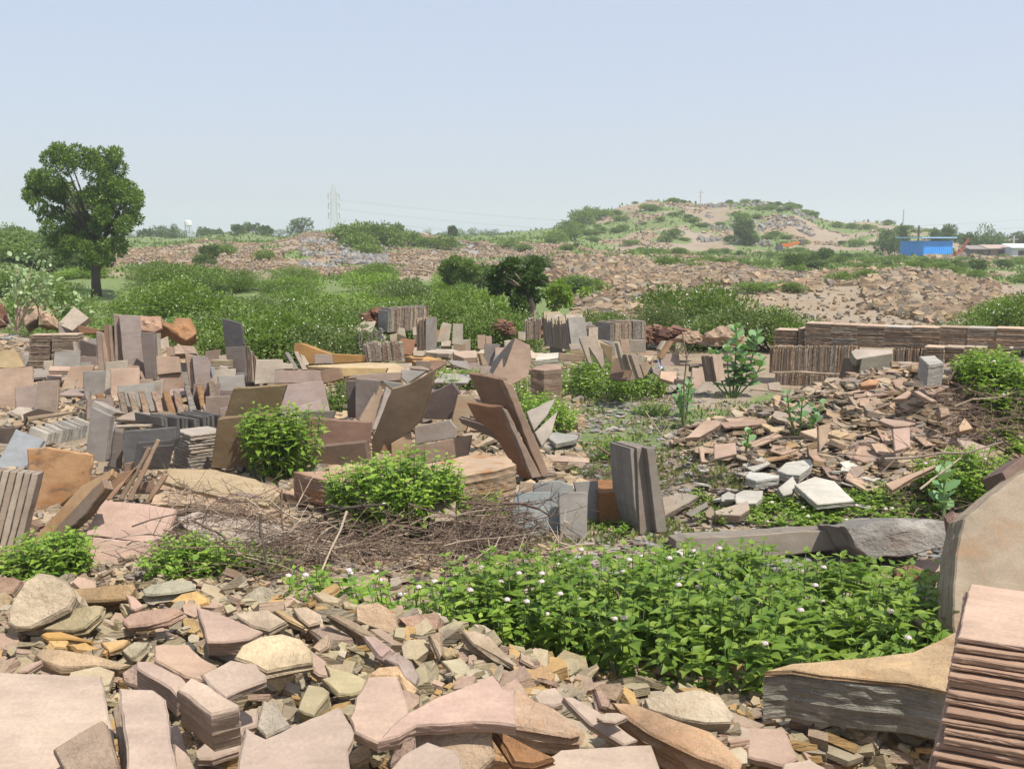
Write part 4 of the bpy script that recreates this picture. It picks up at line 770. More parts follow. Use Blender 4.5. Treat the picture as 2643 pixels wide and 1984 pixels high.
FG('A', '280,730 350,665 500,670 780,720 1000,780 1080,810 960,840 760,820 500,830 350,780', -4, 62, .16, (.48, .36, .24), 'long layered brown rock above the corner slab', .14, mat=M_ROCK, rough=.016)
FG('A', '135,860 200,800 340,758 340,785 220,860 150,872', 0, 60, .05, (.46, .34, .29), 'thin pinkish splinter above the corner slab', .14)
FG('A', '0,500 60,500 190,545 130,590 0,600', 0, 60, .1, (.42, .34, .23), 'tan stone at the left edge below the boulder', .1, **RKM)
FG('A', '-30,80 90,90 180,120 100,240 -30,230', 0, 40, .1, (.42, .29, .22), 'reddish rock at the left edge behind the boulder', .08, **RKM)
FG('A', '-30,240 60,220 100,260 40,370 -30,375', 0, 40, .1, (.43, .33, .2), 'small brown rock under the reddish one at the left edge', .05, **RKM)
FG('A', '1480,440 1560,415 1620,460 1640,520 1580,555 1500,540', 0, 50, .1, (.44, .32, .16), 'round brown stone beside the mauve slab', .08, mat=M_ROCK, bulge=.03)
FG('A', '1580,1510 1700,1400 1800,1320 1970,1170 2110,1160 2100,1300 1990,1330 1950,1500 1730,1570 1600,1570', 0, 72, .05, FP, 'pink slab in shade below the angular block', .1, S_, st=.02)
FG('B', '-20,870 60,1500 120,1310 100,1390 280,1400 480,1300 880,1140 945,1250 990,1360 945,1500 960,1700 980,1850 -60,1850 -60,1500', 2, 76, .06, FP, 'broad pink slab at the bottom left of the centre', .2, S_, st=.02) if False else None
FG('B', '60,1510 110,1310 270,1400 480,1300 870,1140 930,1240 990,1350 940,1480 965,1700 980,1850 30,1850', 2, 74, .06, FP, 'broad pink slab at the bottom left of the centre', .22, S_, st=.02)
FG('B', '950,1240 1000,1070 1100,900 1280,890 1345,900 1440,1150 1430,1250 1370,1420 1350,1420 1180,1440 1090,1400 990,1350', 0, 72, .06, (.54, .41, .34), 'pointed pink slab in the bottom middle', .26, S_, st=.02)
FG('B', '1180,1440 1350,1250 1600,1100 2120,880 2212,1000 2310,1010 2320,1300 1950,1270 1600,1290 1500,1300 1360,1380', 6, 68, .07, (.50, .365, .31), 'large pink slab with a raised ridge in the bottom middle', .30, S_, st=.02)
FG('B', '1500,1300 1720,1270 1950,1280 2110,1330 2140,1560 2050,1650 1800,1850 1500,1850', 4, 40, .1, (.42, .325, .24), 'rough brown slab face under the ridged pink slab', .16, 'stone_block', mat=M_ROCK)
FG('B', '1240,1600 1360,1450 1500,1380 1490,1500 1290,1640', -20, 50, .1, (.33, .255, .22), 'dark rough chunk between the two bottom slabs', .12, **RKM)
FG('B', '1240,1700 1380,1540 1590,1425 1800,1490 1870,1570 1890,1700 1880,1850 1240,1850', 4, 72, .05, FP, 'pink slab at the very bottom centre', .26, S_, st=.02)
FG('B', '945,1560 970,1500 1070,1435 1125,1470 1130,1560 1040,1620 960,1625', 0, 50, .06, (.58, .46, .30), 'cream pocked stone in the bottom gap', .12, **RKM)
FG('B', '15,745 80,640 230,570 400,545 560,590 640,680 660,790 540,810 280,860 150,790', 4, 60, .055, (.55, .45, .31), 'big ochre dappled slab left of the centre', .22, 'boulder', mat=M_ROCK, st=.15, bulge=.012)
FG('B', '200,990 280,920 520,870 480,960 370,1060 240,1075', 0, 50, .12, (.55, .42, .24), 'yellowish rock under the ochre dappled slab', .08, **RKM)
FG('B', '640,680 760,770 780,900 700,890 640,840', 10, 66, .06, (.46, .35, .29), 'mauve wedge right of the ochre dappled slab', .16)
FG('B', '720,920 790,900 750,800 960,860 1090,920 1060,1020 960,1050 860,1040', -4, 70, .05, (.50, .44, .28), 'khaki thin slab in the middle of the rubble', .14)
FG('B', '530,1170 620,960 740,980 790,1020 780,1060 660,1220', 0, 60, .09, (.47, .42, .28), 'khaki box shaped stone in the middle', .14, 'stone_block')
FG('B', '185,1310 240,1090 350,1100 420,1240 480,1300 270,1395', -6, 58, .12, (.50, .46, .40), 'pale blotchy stone between the pink slabs', .12, mat=M_ROCK, bulge=.02)
FG('B', '20,400 60,370 290,350 450,450 300,530 150,490', 0, 66, .06, (.52, .43, .33), 'pale flat rock near the branches', .14, **RKM)
FG('B', '330,365 430,360 600,490 570,500 440,440', 0, 64, .06, (.55, .41, .24), 'yellow sliver beside the pale flat rock', .14, **RKM)
FG('B', '480,340 600,325 720,390 730,460 620,490 540,430', 0, 56, .1, (.52, .42, .32), 'pale pinkish rock near the rubble edge', .13, mat=M_ROCK, bulge=.02)
FG('B', '1000,330 1080,300 1180,290 1260,330 1340,420 1360,510 1290,560 1080,480 1010,450', 0, 46, .18, (.50, .37, .26), 'rounded wrinkled tan boulder at the bush edge', .10, 'boulder', mat=M_ROCK, bulge=.05, rough=.015)
FG('B', '1350,430 1440,400 1660,375 1690,400 1680,520 1560,545 1470,540', -6, 40, .16, (.46, .31, .24), 'reddish block beside the bush', .08, 'boulder', mat=M_ROCK, bulge=.02)
FG('B', '770,400 850,385 1170,560 1160,600 1050,560 860,450', 20, 50, .1, (.38, .30, .22), 'long grey brown splinter left of the tan boulder', .13, mat=M_ROCK)
FG('B', '620,520 780,480 990,570 980,610 760,620', 0, 66, .09, (.40, .31, .25), 'flat brown rock in the upper middle', .1, **RKM)
FG('B', '640,660 760,540 800,570 790,660 710,710', 10, 50, .1, (.46, .36, .27), 'layered prism stone in the upper middle', .14, **RKM)
FG('B', '1050,570 1150,565 1300,680 1230,750 1190,740', 10, 60, .07, (.44, .33, .30), 'purple grey flat stone right of the middle', .13, **RKM)
FG('B', '1230,760 1330,690 1450,760 1530,900 1490,980 1390,910 1340,810', 10, 58, .08, (.42, .35, .33), 'purple grey rough slab right of the middle', .15, **RKM)
FG('B', '1100,900 1190,820 1350,805 1390,900 1500,990 1480,1030 1420,1040 1350,900', 0, 66, .06, (.56, .40, .25), 'orange slab behind the pointed pink slab', .14, mat=M_ROCK, st=.2)
FG('B', '1450,760 1540,770 1690,850 1680,900 1580,890', 14, 45, .1, (.45, .36, .22), 'layered brown splinter right of the purple slab', .11, **RKM)
FG('B', '1700,770 1860,745 1920,800 1910,870 1820,930 1780,860', 0, 66, .05, (.50, .46, .33), 'pale khaki plate on the right slope', .11)
FG('B', '1490,590 1560,590 1660,670 1650,710 1560,700', 10, 60, .09, (.55, .37, .23), 'orange stone on the right slope', .12, **RKM)
FG('B', '1670,690 1700,660 1840,690 1850,720 1740,750', 10, 50, .09, (.40, .32, .2), 'layered olive stone on the right slope', .1, **RKM)
FG('B', '1870,530 1980,515 2100,570 2230,720 2330,800 2310,830 2150,740 1960,640', 24, 50, .1, (.40, .33, .25), 'long slanting rock along the bush', .1, mat=M_ROCK, rough=.014)
FG('B', '1600,560 1700,530 1710,680 1690,750 1640,640', 10, 40, .06, (.44, .35, .26), 'upright layered stone before the bush', .12, **RKM)
FG('B', '640,220 740,205 890,270 860,310 740,300', 0, 56, .08, (.50, .42, .29), 'khaki rock on the crest by the flowers', .1, **RKM)
FG('B', '890,290 930,280 1050,320 1000,350 910,340', 0, 60, .06, (.44, .37, .24), 'olive flat rock left of the tan boulder', .1, **RKM)
FG('C', '455,690 570,790 560,830 450,770', 20, 50, .07, (.42, .33, .25), 'tan splinter standing on the slope by the bush', .12, **RKM)
FG('C', '385,800 560,830 630,790 700,820 750,880 740,930 660,975 400,870', 16, 52, .1, (.52, .35, .2), 'orange layered rock along the bush', .1, mat=M_ROCK, rough=.014)
FG('C', '560,1060 630,1000 740,985 800,1060 800,1120 720,1140 600,1120', 0, 72, .05, FT, 'pale pink plate on the right slope', .2, S_, st=.02)
FG('C', '345,1000 420,990 720,1160 960,1320 950,1370 860,1390 600,1350 345,1310', 6, 62, .12, (.47, .35, .26), 'large flat rock with dark purple blotches', .22, 'boulder', mat=M_ROCK, rough=.018, st=.4)
FG('C', '800,1065 880,1060 1080,1170 1420,1420 1300,1460 1020,1290', 24, 58, .05, FP, 'long thin pink slab slanting down right', .22, S_, st=.02)
FG('C', '1070,1235 1150,1190 1250,1190 1335,1225 1230,1275 1130,1265', 0, 74, .03, FT, 'small pale pink plate on the long slab', .30, S_, st=.02)
FG('C', '1050,1010 1130,1000 1200,1110 1180,1160 1100,1150', 14, 60, .08, (.46, .33, .27), 'mauve wedge before the bush', .14, **RKM)
FG('C', '1040,1000 1110,955 1270,955 1290,1000 1240,1110 1130,1080', 0, 45, .08, (.48, .36, .26), 'tan rock at the foot of the bush', .1, **RKM)
FG('C', '1460,1080 1560,1040 1890,995 1990,1020 2080,1050 2200,1220 2170,1280 1960,1285 1760,1250 1500,1170', -4, 60, .12, (.54, .47, .36), 'big cream boulder at the foot of the bush', .16, 'boulder', mat=M_ROCK, bulge=.012, rough=.014)
FG('C', '1200,1110 1400,1130 1700,1240 2000,1340 2120,1450 2260,1600 2240,1700 1900,1560 1500,1360 1320,1230', 16, 56, .16, (.50, .34, .22), 'very long layered orange brown rock lying diagonally', .16, 'boulder', mat=M_ROCK, rough=.022, st=.25)
FG('C', '2010,1270 2212,1290 2330,1320 2330,1480 2200,1460', 0, 70, .05, FT, 'pale slab right of the cream boulder', .1, S_)
FG('C', '590,1600 780,1490 1100,1470 1520,1450 1590,1640 1620,1860 640,1860', 2, 72, .06, FT, 'broad pale pink slab at the bottom right of the centre', .26, S_, st=.02)
FG('C', '220,1330 270,1325 430,1400 560,1470 735,1560 560,1620 400,1600 330,1480', 10, 64, .06, (.36, .19, .09), 'rust brown triangular flake at the bottom', .28, S_, mat=M_ROCK, st=.4)
FG('C', '210,1350 280,1380 390,1620 150,1640 200,1560', -30, 30, .08, (.48, .31, .18), 'orange broken edge left of the rust flake', .16, **RKM)
FG('C', '960,1340 1040,1370 1250,1430 1100,1480 900,1480', 0, 66, .06, (.50, .43, .3), 'khaki plate between the bottom slabs', .12, **RKM)
FG('9', '170,1440 250,1600 160,1640 -30,1590 -30,1430', -6, 70, .05, (.44, .33, .27), 'shaded pink slab under the big ochre topped block', .1, S_)
FG('9', '165,1625 310,1600 400,1650 400,1760 160,1760', 0, 70, .05, FT, 'pale slab corner at the bottom right', .15, S_)
FG('9', '190,1145 290,1060 350,1090 230,1150', 0, 30, .1, (.42, .36, .30), 'grey pointed stone behind the ochre topped block', .2, 'rock', Y=4.75)
FG('D', '1900,1430 1960,1420 1990,1460 1930,1475', 0, 60, .1, (.44, .36, .26), 'small tan stone left of the big ochre topped block', .1) if False else None

# procedural rocks under and around them (individuals), then chips nobody could count
ndone = sum(1 for o in bpy.data.objects if o.name.split('.')[0] in ('rock', 'boulder'))
KC = [(.46, .41, .30), (.41, .36, .26), (.50, .44, .33), (.40, .34, .22), (.50, .37, .28), (.46, .33, .26), (.52, .42, .28), (.50, .34, .16), (.44, .40, .31)]
lab = ['khaki layered rock lying loose in the foreground rubble', 'olive flat rock lying loose in the foreground rubble', 'pale rock lying loose in the foreground rubble', 'dull olive rock lying loose in the foreground rubble', 'pinkish rock lying loose in the foreground rubble', 'mauve rock lying loose in the foreground rubble', 'cream rock lying loose in the foreground rubble', 'orange rock lying loose in the foreground rubble', 'grey green rock lying loose in the foreground rubble']
def in_fg():
    u = R.uniform(-40, 2450); 
    lim = 1520 if u < 900 else 1520 + (u - 900) * .45 if u < 1450 else 1770
    v = R.uniform(lim, 1990); return u, v
n = 0
while n < 225:
    u, v = in_fg(); p = G(u, v); i = R.randrange(9); s = R.choice([.12, .16, .2, .25, .3]) * (.8 + .4 * R.random())
    place('rock', R.choice(ROCKP), p + Vector((0, 0, .02 + .05 * R.random())), (R.uniform(-.1, .55), R.uniform(-.35, .35), R.random() * 6.28 if R.random() < .3 else R.uniform(-.7, .7)), (s, s * R.uniform(.5, 1), s * R.uniform(.35, .7)), KC[i], lab[i], 'rock', 'loose rocks of the foreground rubble (%s)' % lab[i].split(' rock')[0], .12); n += 1
C1 = [tuple(G(*in_fg()) + Vector((0, 0, R.uniform(-.01, .12) if R.random() < .35 else R.uniform(0, .06)))) for _ in range(4600)]
chips('flat_chips', C1, lambda p: .12, M_KHA, 'flat khaki and tan stone splinters filling the foreground rubble', flat=.22, tilt=.55)
C1 = [tuple(G(*in_fg()) + Vector((0, 0, R.uniform(-.01, .08)))) for _ in range(8000)]
chips('rock_chips', C1, lambda p: .055, M_KHA, 'small khaki stone chips filling the foreground rubble', flat=.4, tilt=.6)
C1 = [tuple(G(*in_fg()) + Vector((0, 0, R.uniform(-.01, .03)))) for _ in range(7000)]
chips('gravel', C1, lambda p: .022, M_KHA, 'fine khaki gravel between the foreground rocks', flat=.6, tilt=.9)
# ------------------------------------------------------------------ pile of broken slabs at the right
PC = [(.42, .30, .235), (.46, .34, .26), (.38, .27, .21), (.36, .28, .24), (.50, .37, .28), (.33, .24, .2), (.46, .31, .17)]
PL = ['brown', 'tan', 'reddish brown', 'grey brown', 'pale tan', 'dark brown', 'ochre']
def pile_pt():
    while True:
        c = R.choice([(3.1, 10.5, 1.5, 1.6), (4.6, 10.4, 1.5, 1.8), (4.6, 10.4, 1.5, 1.8), (3.9, 9.4, 1.4, .9)]); a = R.random() * 6.28; r = R.random() ** .6
        x, y = c[0] + c[2] * r * math.cos(a), c[1] + c[3] * r * math.sin(a)
        if y < 12.3: return x, y
n = 0
while n < 300:
    x, y = pile_pt(); z = tz(x, y); e = .25; gx = (tz(x + e, y) - tz(x - e, y)) / (2 * e); gy = (tz(x, y + e) - tz(x, y - e)) / (2 * e)
    i = R.randrange(7); s = R.choice([.2, .26, .34, .42]) * (.7 + .5 * R.random()); yaw = math.atan2(gy, gx) + R.uniform(-.9, .9) if R.random() < .5 else R.uniform(.2, 1.0)
    nn = Vector((-gx * .9 + R.uniform(-.35, .35), -gy * .9 + R.uniform(-.4, .3), 1)).normalized()
    o = place('broken_slab', R.choice(PLATEP), (0, 0, 0), (0, 0, 0), 1, PC[i], PL[i] + ' broken slab lying in the big pile before the tile wall', 'slab', 'broken slabs of the big pile (%s)' % PL[i], .12)
    M = nn.to_track_quat('Z', 'Y').to_matrix().to_4x4() @ Matrix.Rotation(yaw, 4, 'Z') @ Matrix.Diagonal((s, s * R.uniform(.45, 1), s * .7, 1)); M.translation = (x, y, z + .02 + .08 * R.random()); o.matrix_world = M; n += 1
C1 = []
for _ in range(5200):
    x, y = pile_pt(); C1.append((x, y, tz(x, y) + R.uniform(-.02, .07)))
chips('slab_shards', C1, lambda p: .15, M_RUB, 'smaller broken shards filling the big slab pile', flat=.14, tilt=.4)
SV = slab
for s, le, cl, lb in [('855,1200 1140,1200 1330,1205 1335,1310 1140,1340', 0, 0, 0)][:0]: pass
T('5', '1140,1215 1325,1198 1335,1300 1140,1345', 0, 50, .04, (.46, .34, .28), 'square tan slab low in the left of the broken pile', lift=.25)
T('5', '890,1160 1050,1010 1160,1003 1200,1040 1015,1150', -10, 62, .05, (.48, .36, .29), 'broad tan slab on the left flank of the broken pile', lift=.35)
T('5', '1005,1240 1050,1230 1060,1340 1100,1370 1030,1370', 0, 40, .04, (.50, .38, .29), 'curved pale shard low in the left of the broken pile', lift=.15)
T('5', '1600,690 1700,680 1720,760 1610,750', 0, 30, .04, PAL, 'pale slab standing before the tile wall', lift=.2)
T('6', '1065,1080 1215,1065 1220,1240 1085,1275', 0, 46, .04, (.48, .35, .30), 'long pink slab lying down the middle of the broken pile', lift=.25)
T('6', '270,1105 430,1065 430,1150 400,1160', 0, 60, .05, (.54, .42, .32), 'cream slab between the two humps of the broken pile', lift=.3)
T('6', '430,1060 540,1030 500,1200 440,1280', 14, 34, .04, (.42, .32, .24), 'upright tan slab between the two humps', lift=.3)
T('6', '945,1010 980,985 1190,1020 1200,1060 1080,1065', 0, 62, .04, (.40, .31, .26), 'long brown slab near the top of the right hump', lift=.3)
T('6', '1460,900 1540,895 1560,960 1480,990', 0, 34, .1, (.42, .31, .24), 'brown box stone at the right of the right hump', lift=.3, name='stone_block')
T('6', '1630,1070 1680,985 1760,1080 1640,1110', 0, 46, .06, (.58, .42, .30), 'cream pink stone at the right end of the broken pile', lift=.25)
T('6', '1610,1170 1760,1190 1900,1240 1880,1290 1780,1370', -8, 66, .04, (.42, .33, .28), 'large flat mauve slab at the lower right of the broken pile', lift=.2)
T('6', '1000,1550 1180,1480 1430,1385 1440,1400 1240,1500 1060,1610', -20, 60, .05, (.44, .32, .24), 'long narrow slab at the foot of the right hump', lift=.2)
T('6', '1060,830 1200,750 1240,770 1180,820', 0, 66, .04, (.46, .34, .27), 'tan slab at the top of the right hump', lift=.35)
T('6', '1240,760 1290,755 1450,845 1400,850', 0, 60, .04, (.46, .35, .28), 'tan slab sloping right at the top of the right hump', lift=.35)
T('6', '780,690 870,655 950,665 930,705 800,715', 0, 60, .06, (.48, .28, .17), 'orange tinted slab on the crest before the grey slab', lift=.4, st=.6)
T('6', '225,1560 400,1490 570,1530 740,1700 420,1730', 0, 74, .05, WHT, 'largest whitish flat slab at the foot of the broken pile', lift=.14, st=0)
T('6', '75,1440 150,1370 360,1340 380,1390 270,1480 160,1470', 0, 74, .08, (.50, .50, .47), 'whitish slab above the largest whitish one', lift=.16, st=0)
T('6', '80,1590 210,1485 250,1560 200,1640 130,1660', 0, 50, .08, (.50, .49, .46), 'tilted whitish chunk left of the largest whitish slab', lift=.12, st=0, name='rock')
T('5', '1410,1500 1430,1450 1560,1455 1700,1480 1690,1500 1500,1530', 0, 80, .07, (.47, .48, .46), 'thick whitish slab left in the whitish group', lift=.2, st=0)
T('5', '1320,1640 1390,1605 1560,1610 1550,1680 1500,1720 1330,1720', 0, 66, .06, (.50, .49, .46), 'small whitish slab below the thick one', lift=.1, st=0)
T('5', '1200,1650 1260,1615 1320,1640 1300,1710 1200,1700', 0, 60, .06, (.46, .45, .42), 'whitish chunk at the left end of the whitish group', lift=.08, st=0, name='rock')
T('8', '1290,640 1480,605 1590,625 1400,740 1310,790', 0, 76, .05, (.36, .32, .27), 'long grey brown slab on the ground right of the three posts', lift=.06)
T('8', '1475,775 1660,670 1670,720 1535,805', 0, 30, .06, (.26, .25, .23), 'dark slab piece with a white paint stripe', lift=.06, name='stone_slab')
T('8', '1640,760 1690,715 1720,760 1720,825 1650,800', 0, 30, .05, (.42, .35, .27), 'tan chip right of the dark striped piece', lift=.05, name='rock')
T('8', '1720,750 1990,665 2010,740 1930,790 1730,780', 0, 60, .08, (.44, .38, .33), 'tan grey slab at the front of the whitish group', lift=.1)
# ------------------------------------------------------------------ debris on the ground of the yard
def region(u0, u1, v0, v1, n, up=.02):
    return [tuple(G(R.uniform(u0, u1), R.uniform(v0, v1)) + Vector((0, 0, R.uniform(0, up)))) for _ in range(n)]
chips('path_chips', region(1400, 2500, 1010, 1500, 5200) + region(1250, 1750, 930, 1120, 1800), lambda p: .07, stone_mat('path_chip_stone', ramp=GREY + [(.36, .29, .23), (.42, .34, .26), (.3, .25, .21)], size=1), 'thin grey and tan stone chips strewn over the path', flat=.12, tilt=.25)
chips('yard_debris', region(-20, 800, 850, 1120, 4200, .10) + region(600, 1500, 900, 1300, 2600, .05), lambda p: .16, M_RUB, 'broken tan stone debris between the standing slabs', flat=.2, tilt=.5)
chips('low_debris', region(0, 1500, 1150, 1520, 3000, .04), lambda p: .1, M_RUB, 'stone debris around the dry branches', flat=.2, tilt=.4)
chips('left_rubble', [(x, y, tz(x, y) + R.uniform(0, .12)) for x, y in [(R.uniform(-11, -4), R.uniform(17.5, 21)) for _ in range(2600)]], lambda p: .22, M_RUB, 'broken tan slabs heaped behind the left stacks', flat=.25, tilt=.5)
T('2', '1440,690 1800,700 2191,782 2400,900 2300,1010 1900,930 1600,860 1400,800', 0, 87, .08, (.45, .36, .235), 'flat yellow slab in front of the big ochre slab', lift=.14, st=.15)
T('2', '1330,900 1400,800 1660,830 1800,900 2191,960 2400,1040 2191,1100 1700,1010 1290,990', 0, 87, .06, (.50, .38, .27), 'flat tan slab before the yellow one', lift=.10, st=.2)
T('2', '1840,895 2020,960 1870,945', 0, 86, .03, PNK, 'small pink plate lying on the flat slabs', lift=.15)
T('2', '1960,900 2100,895 2250,930 2190,942', 0, 86, .05, MAU, 'small mauve plate lying on the flat slabs', lift=.16)
T('7', '300,350 420,350 860,480 700,450 480,400', -4, 82, .06, (.42, .3, .22), 'long brown splinter lying before the rust sided block', lift=.12)
T('2', '1500,1110 1700,1060 2191,1140 2500,1200 2300,1330 1700,1300', 0, 84, .05, (.46, .40, .35), 'flat grey tan slab under the dry branches', lift=.06)
T('7', '1450,470 1600,455 1665,475 1650,600 1500,600', 0, 60, .2, (.38, .31, .25), 'grey brown block half hidden by the bush and dry branches', lift=.2, name='stone_block')
T('8', '1330,1100 1420,1060 1600,1055 1560,1110 1450,1170', 0, 70, .06, (.55, .52, .48), 'whitish broken plate at the left end of the long beam', lift=.1, st=0)

for i in range(26):
    p = G(R.uniform(1780, 2260), R.uniform(1215, 1330)); s_ = R.uniform(.12, .26)
    place('whitish_slab', R.choice(PLATEP), p + Vector((0, 0, .05 + .04 * R.random())), (R.uniform(-.1, .4), R.uniform(-.3, .3), R.random() * 6.28), (s_, s_, s_ * 1.1), WHT, 'small whitish grey slab in the patch at the foot of the broken pile', 'slab', 'small whitish slabs', 0)
# ------------------------------------------------------------------ leafy plants
def lantana(cx, cy, rx, ry, h, ns, ls, label, group=None, z0=None, flowers=0, mat=None, name='lantana_bush', kind='broad', nodes=5, rim=.45, fm=None, shape=None):
    root = empty(name, (cx, cy, tz(cx, cy))); z_root = root.location.z; P0, D, U, S = [], [], [], []; st = MB(); tips = []
    for i in range(ns):
        a = R.random() * 6.283; r = math.sqrt(R.random()); x, y = cx + rx * r * math.cos(a), cy + ry * r * math.sin(a)
        if shape and not shape(x, y): continue
        zb = (tz(x, y) if z0 is None else z0) ; hh = h * (rim + (1 - rim) * math.sqrt(max(0, 1 - r * r))) * R.uniform(.72, 1.12) * (1 + .25 * noise.noise(Vector((x * 2.2, y * 2.2, 1))))
        lx, ly = (x - cx) / rx * .25 * hh + R.uniform(-.08, .08), (y - cy) / ry * .25 * hh + R.uniform(-.08, .08) - .04
        base, top = Vector((x, y, zb)), Vector((x + lx, y + ly, zb + hh)); st.tube([base, base.lerp(top, .6) + Vector((lx * .1, 0, 0)), top], [.004, .003, .002], 3, False); ax = (top - base).normalized()
        ph = R.random() * 6.28
        for k in range(nodes):
            q = top - ax * (k * ls * (.62 + .1 * k)); 
            if q.z < zb + .02: break
            ph += math.pi / 2 + R.uniform(-.4, .4); op = 1.0 if k else .55; el = (.75 - .32 * k) if k < 3 else -.15
            for sgn in (0, math.pi):
                dd = Vector((math.cos(ph + sgn), math.sin(ph + sgn), el + R.uniform(-.35, .25))); P0.append(q); D.append(dd); U.append(Vector((R.uniform(-.3, .3), R.uniform(-.3, .3), 1))); S.append(ls * op * R.uniform(.7, 1.2))
        tips.append(top)
    V = np.array
    leaves('leaves', V([p - root.location for p in P0]), V(D), V(U), V(S), mat or L_LAN, kind, root)
    sb = st.build('stems', M_STEM, root); sb.data.transform(Matrix.Translation(-root.location))
    R.shuffle(tips)
    if flowers > 60:      # tiny far flowers read as one scatter
        fl = tips[:flowers]; P_ = np.repeat(V([t - root.location for t in fl]), 3, 0) + NR.normal(size=(len(fl) * 3, 3)) * ls * .3
        leaves('flowers', P_ + [[0, -.02, .03]], rnd_unit(len(P_)), V([[0, -.6, 1]] * len(P_)) + .3 * rnd_unit(len(P_)), np.full(len(P_), ls * .4), fm or M_FLOW, 'quad', root)['kind'] = 'stuff'
    else:
        for t in tips[:flowers]:
            f = MB(); c = t - root.location + Vector((0, -.01, .015)); n = 22
            for k in range(n):
                th = math.acos(1 - (k + .5) / n * 1.1); ph = k * 2.4; d = Vector((math.sin(th) * math.cos(ph), math.sin(th) * math.sin(ph), math.cos(th) * .7)); q = c + d * .016; s = .0055
                a = d.orthogonal().normalized(); b = d.cross(a); f.add([q + a * s, q + b * s, q - a * s, q - b * s, q - d * s * .5], [(0, 1, 2, 3), (0, 4, 1), (1, 4, 2), (2, 4, 3), (3, 4, 0)])
            f.build('flower_head', fm or M_PINK, root)
    return tag(root, label, 'bush', group)
def bushpx(u0, u1, vb, vt, depth, ns, ls, label, **k):
    um = (u0 + u1) / 2; p = G(um, vb); Y = p.y + depth * .45; rx = (u1 - u0) / 2 * Y / F; zt = H - (Y) * tt(vt); cx = xat(um, vt, Y)
    return lantana(cx, Y, rx, depth * .5, max(.08, (zt - tz(cx, Y) - ls * .4) * .92), ns, ls, label, **k)
pc = lambda x, y: y > 4.62 + max(0, -(x - 1.1)) * .75 + (.4 if x > 1.55 else 0) * 0
lantana(.98, 5.42, 1.5, 1.0, .47, 900, .092, 'large leafy bush with pale pink flower heads in the foreground', flowers=34, z0=.0, rim=.62, shape=pc, nodes=8)
lantana(-.35, 5.65, .85, .32, .33, 110, .075, 'low flowering sprigs at the left end of the large foreground bush', flowers=30, rim=.7)
bushpx(640, 800, 1250, 1020, .4, 120, .085, 'leafy vine climbing before the big ochre slab', rim=.8)
bushpx(760, 820, 1215, 1130, .3, 24, .08, 'leafy sprig hanging beside the red brown slabs')
bushpx(870, 1180, 1405, 1160, .5, 260, .07, 'leafy bush growing over the rust sided block', rim=.5, flowers=3)
bushpx(1180, 1300, 1370, 1250, .5, 60, .06, 'small leafy bush tangled in dry branches under the flat block')
bushpx(0, 90, 1500, 1385, .5, 45, .075, 'leafy plant at the left edge behind the boulder')
bushpx(60, 215, 1515, 1360, .5, 80, .075, 'leafy plant between the slanting planks and the pink slab')
bushpx(390, 600, 1520, 1370, .6, 130, .065, 'leafy plant among dry branches right of the pink slab')
bushpx(560, 760, 1490, 1400, .5, 50, .06, 'thin leafy plant in the middle of the dry branches')
bushpx(1120, 1250, 1015, 940, 1.4, 120, .06, 'light green bush left of the tall pink brown slab', flowers=6)
bushpx(835, 895, 1080, 975, .8, 80, .055, 'light green bush between the mauve slab and the upright slabs', flowers=4)
bushpx(1330, 1480, 1130, 1015, 1.1, 190, .06, 'dense green bush right of the leaning brown trio', flowers=6)
bushpx(1430, 1720, 1035, 925, 1.6, 380, .06, 'wide green bush with white flowers along the path', flowers=40, fm=M_FLOW)
bushpx(1310, 1440, 1060, 945, .9, 110, .055, 'sparse bush with yellow leaves at the foot of the tall pink slab', flowers=12, fm=M_FLOW)
bushpx(1640, 1730, 1080, 1035, .6, 60, .045, 'small yellow green tuft on the path')
bushpx(1545, 1625, 1200, 1120, .5, 50, .05, 'small bush left of the three grey posts')
bushpx(1550, 1650, 1385, 1345, .4, 40, .04, 'small weed under the rusty brown block')
bushpx(1905, 2180, 1365, 1303, .7, 230, .06, 'left part of the low leafy hedge before the whitish slabs', flowers=8)
bushpx(2150, 2420, 1350, 1275, .7, 240, .06, 'middle part of the low leafy hedge', flowers=5)
bushpx(2380, 2600, 1320, 1150, .6, 210, .06, 'right part of the low leafy hedge climbing to the edge', flowers=5)
bushpx(2490, 2740, 1120, 915, 1.1, 460, .075, 'leafy bush over dry twigs at the right edge', flowers=10)
bushpx(1780, 1830, 1310, 1255, .3, 18, .05, 'small green sprig before the whitish slabs')
bushpx(1800, 1870, 1360, 1290, .3, 16, .05, 'green sprig beside the dark striped piece')
for i, (u, v) in enumerate([(1640, 1190), (1480, 1210), (1560, 1230), (1450, 1350), (1360, 1345), (1700, 1420), (1900, 1450)]):
    bushpx(u, u + 50, v + 30, v - 8, .3, 20, .03, 'tiny weed tuft on the stony ground', group='tiny weed tufts on the path', mat=L_OLIVE)
# grass on the path
P0, D = [], []
for _ in range(9000):
    p = G(R.uniform(1250, 2000), R.uniform(1020, 1440)); n_ = fbm(p.x * 1.3, p.y * 1.3, 4)
    if n_ < .08: continue
    P0.append(p); D.append((R.uniform(-.5, .5), R.uniform(-.5, .5), 1))
o = leaves('grass', P0, D, NR.normal(size=(len(P0), 3)), .03 + .04 * NR.rand(len(P0)), leaf_mat('grass_blade', (.14, .19, .05), (.27, .26, .10), .3, .7), 'fold'); tag(o, 'thin dry green grass on the path', 'grass', kind='stuff')
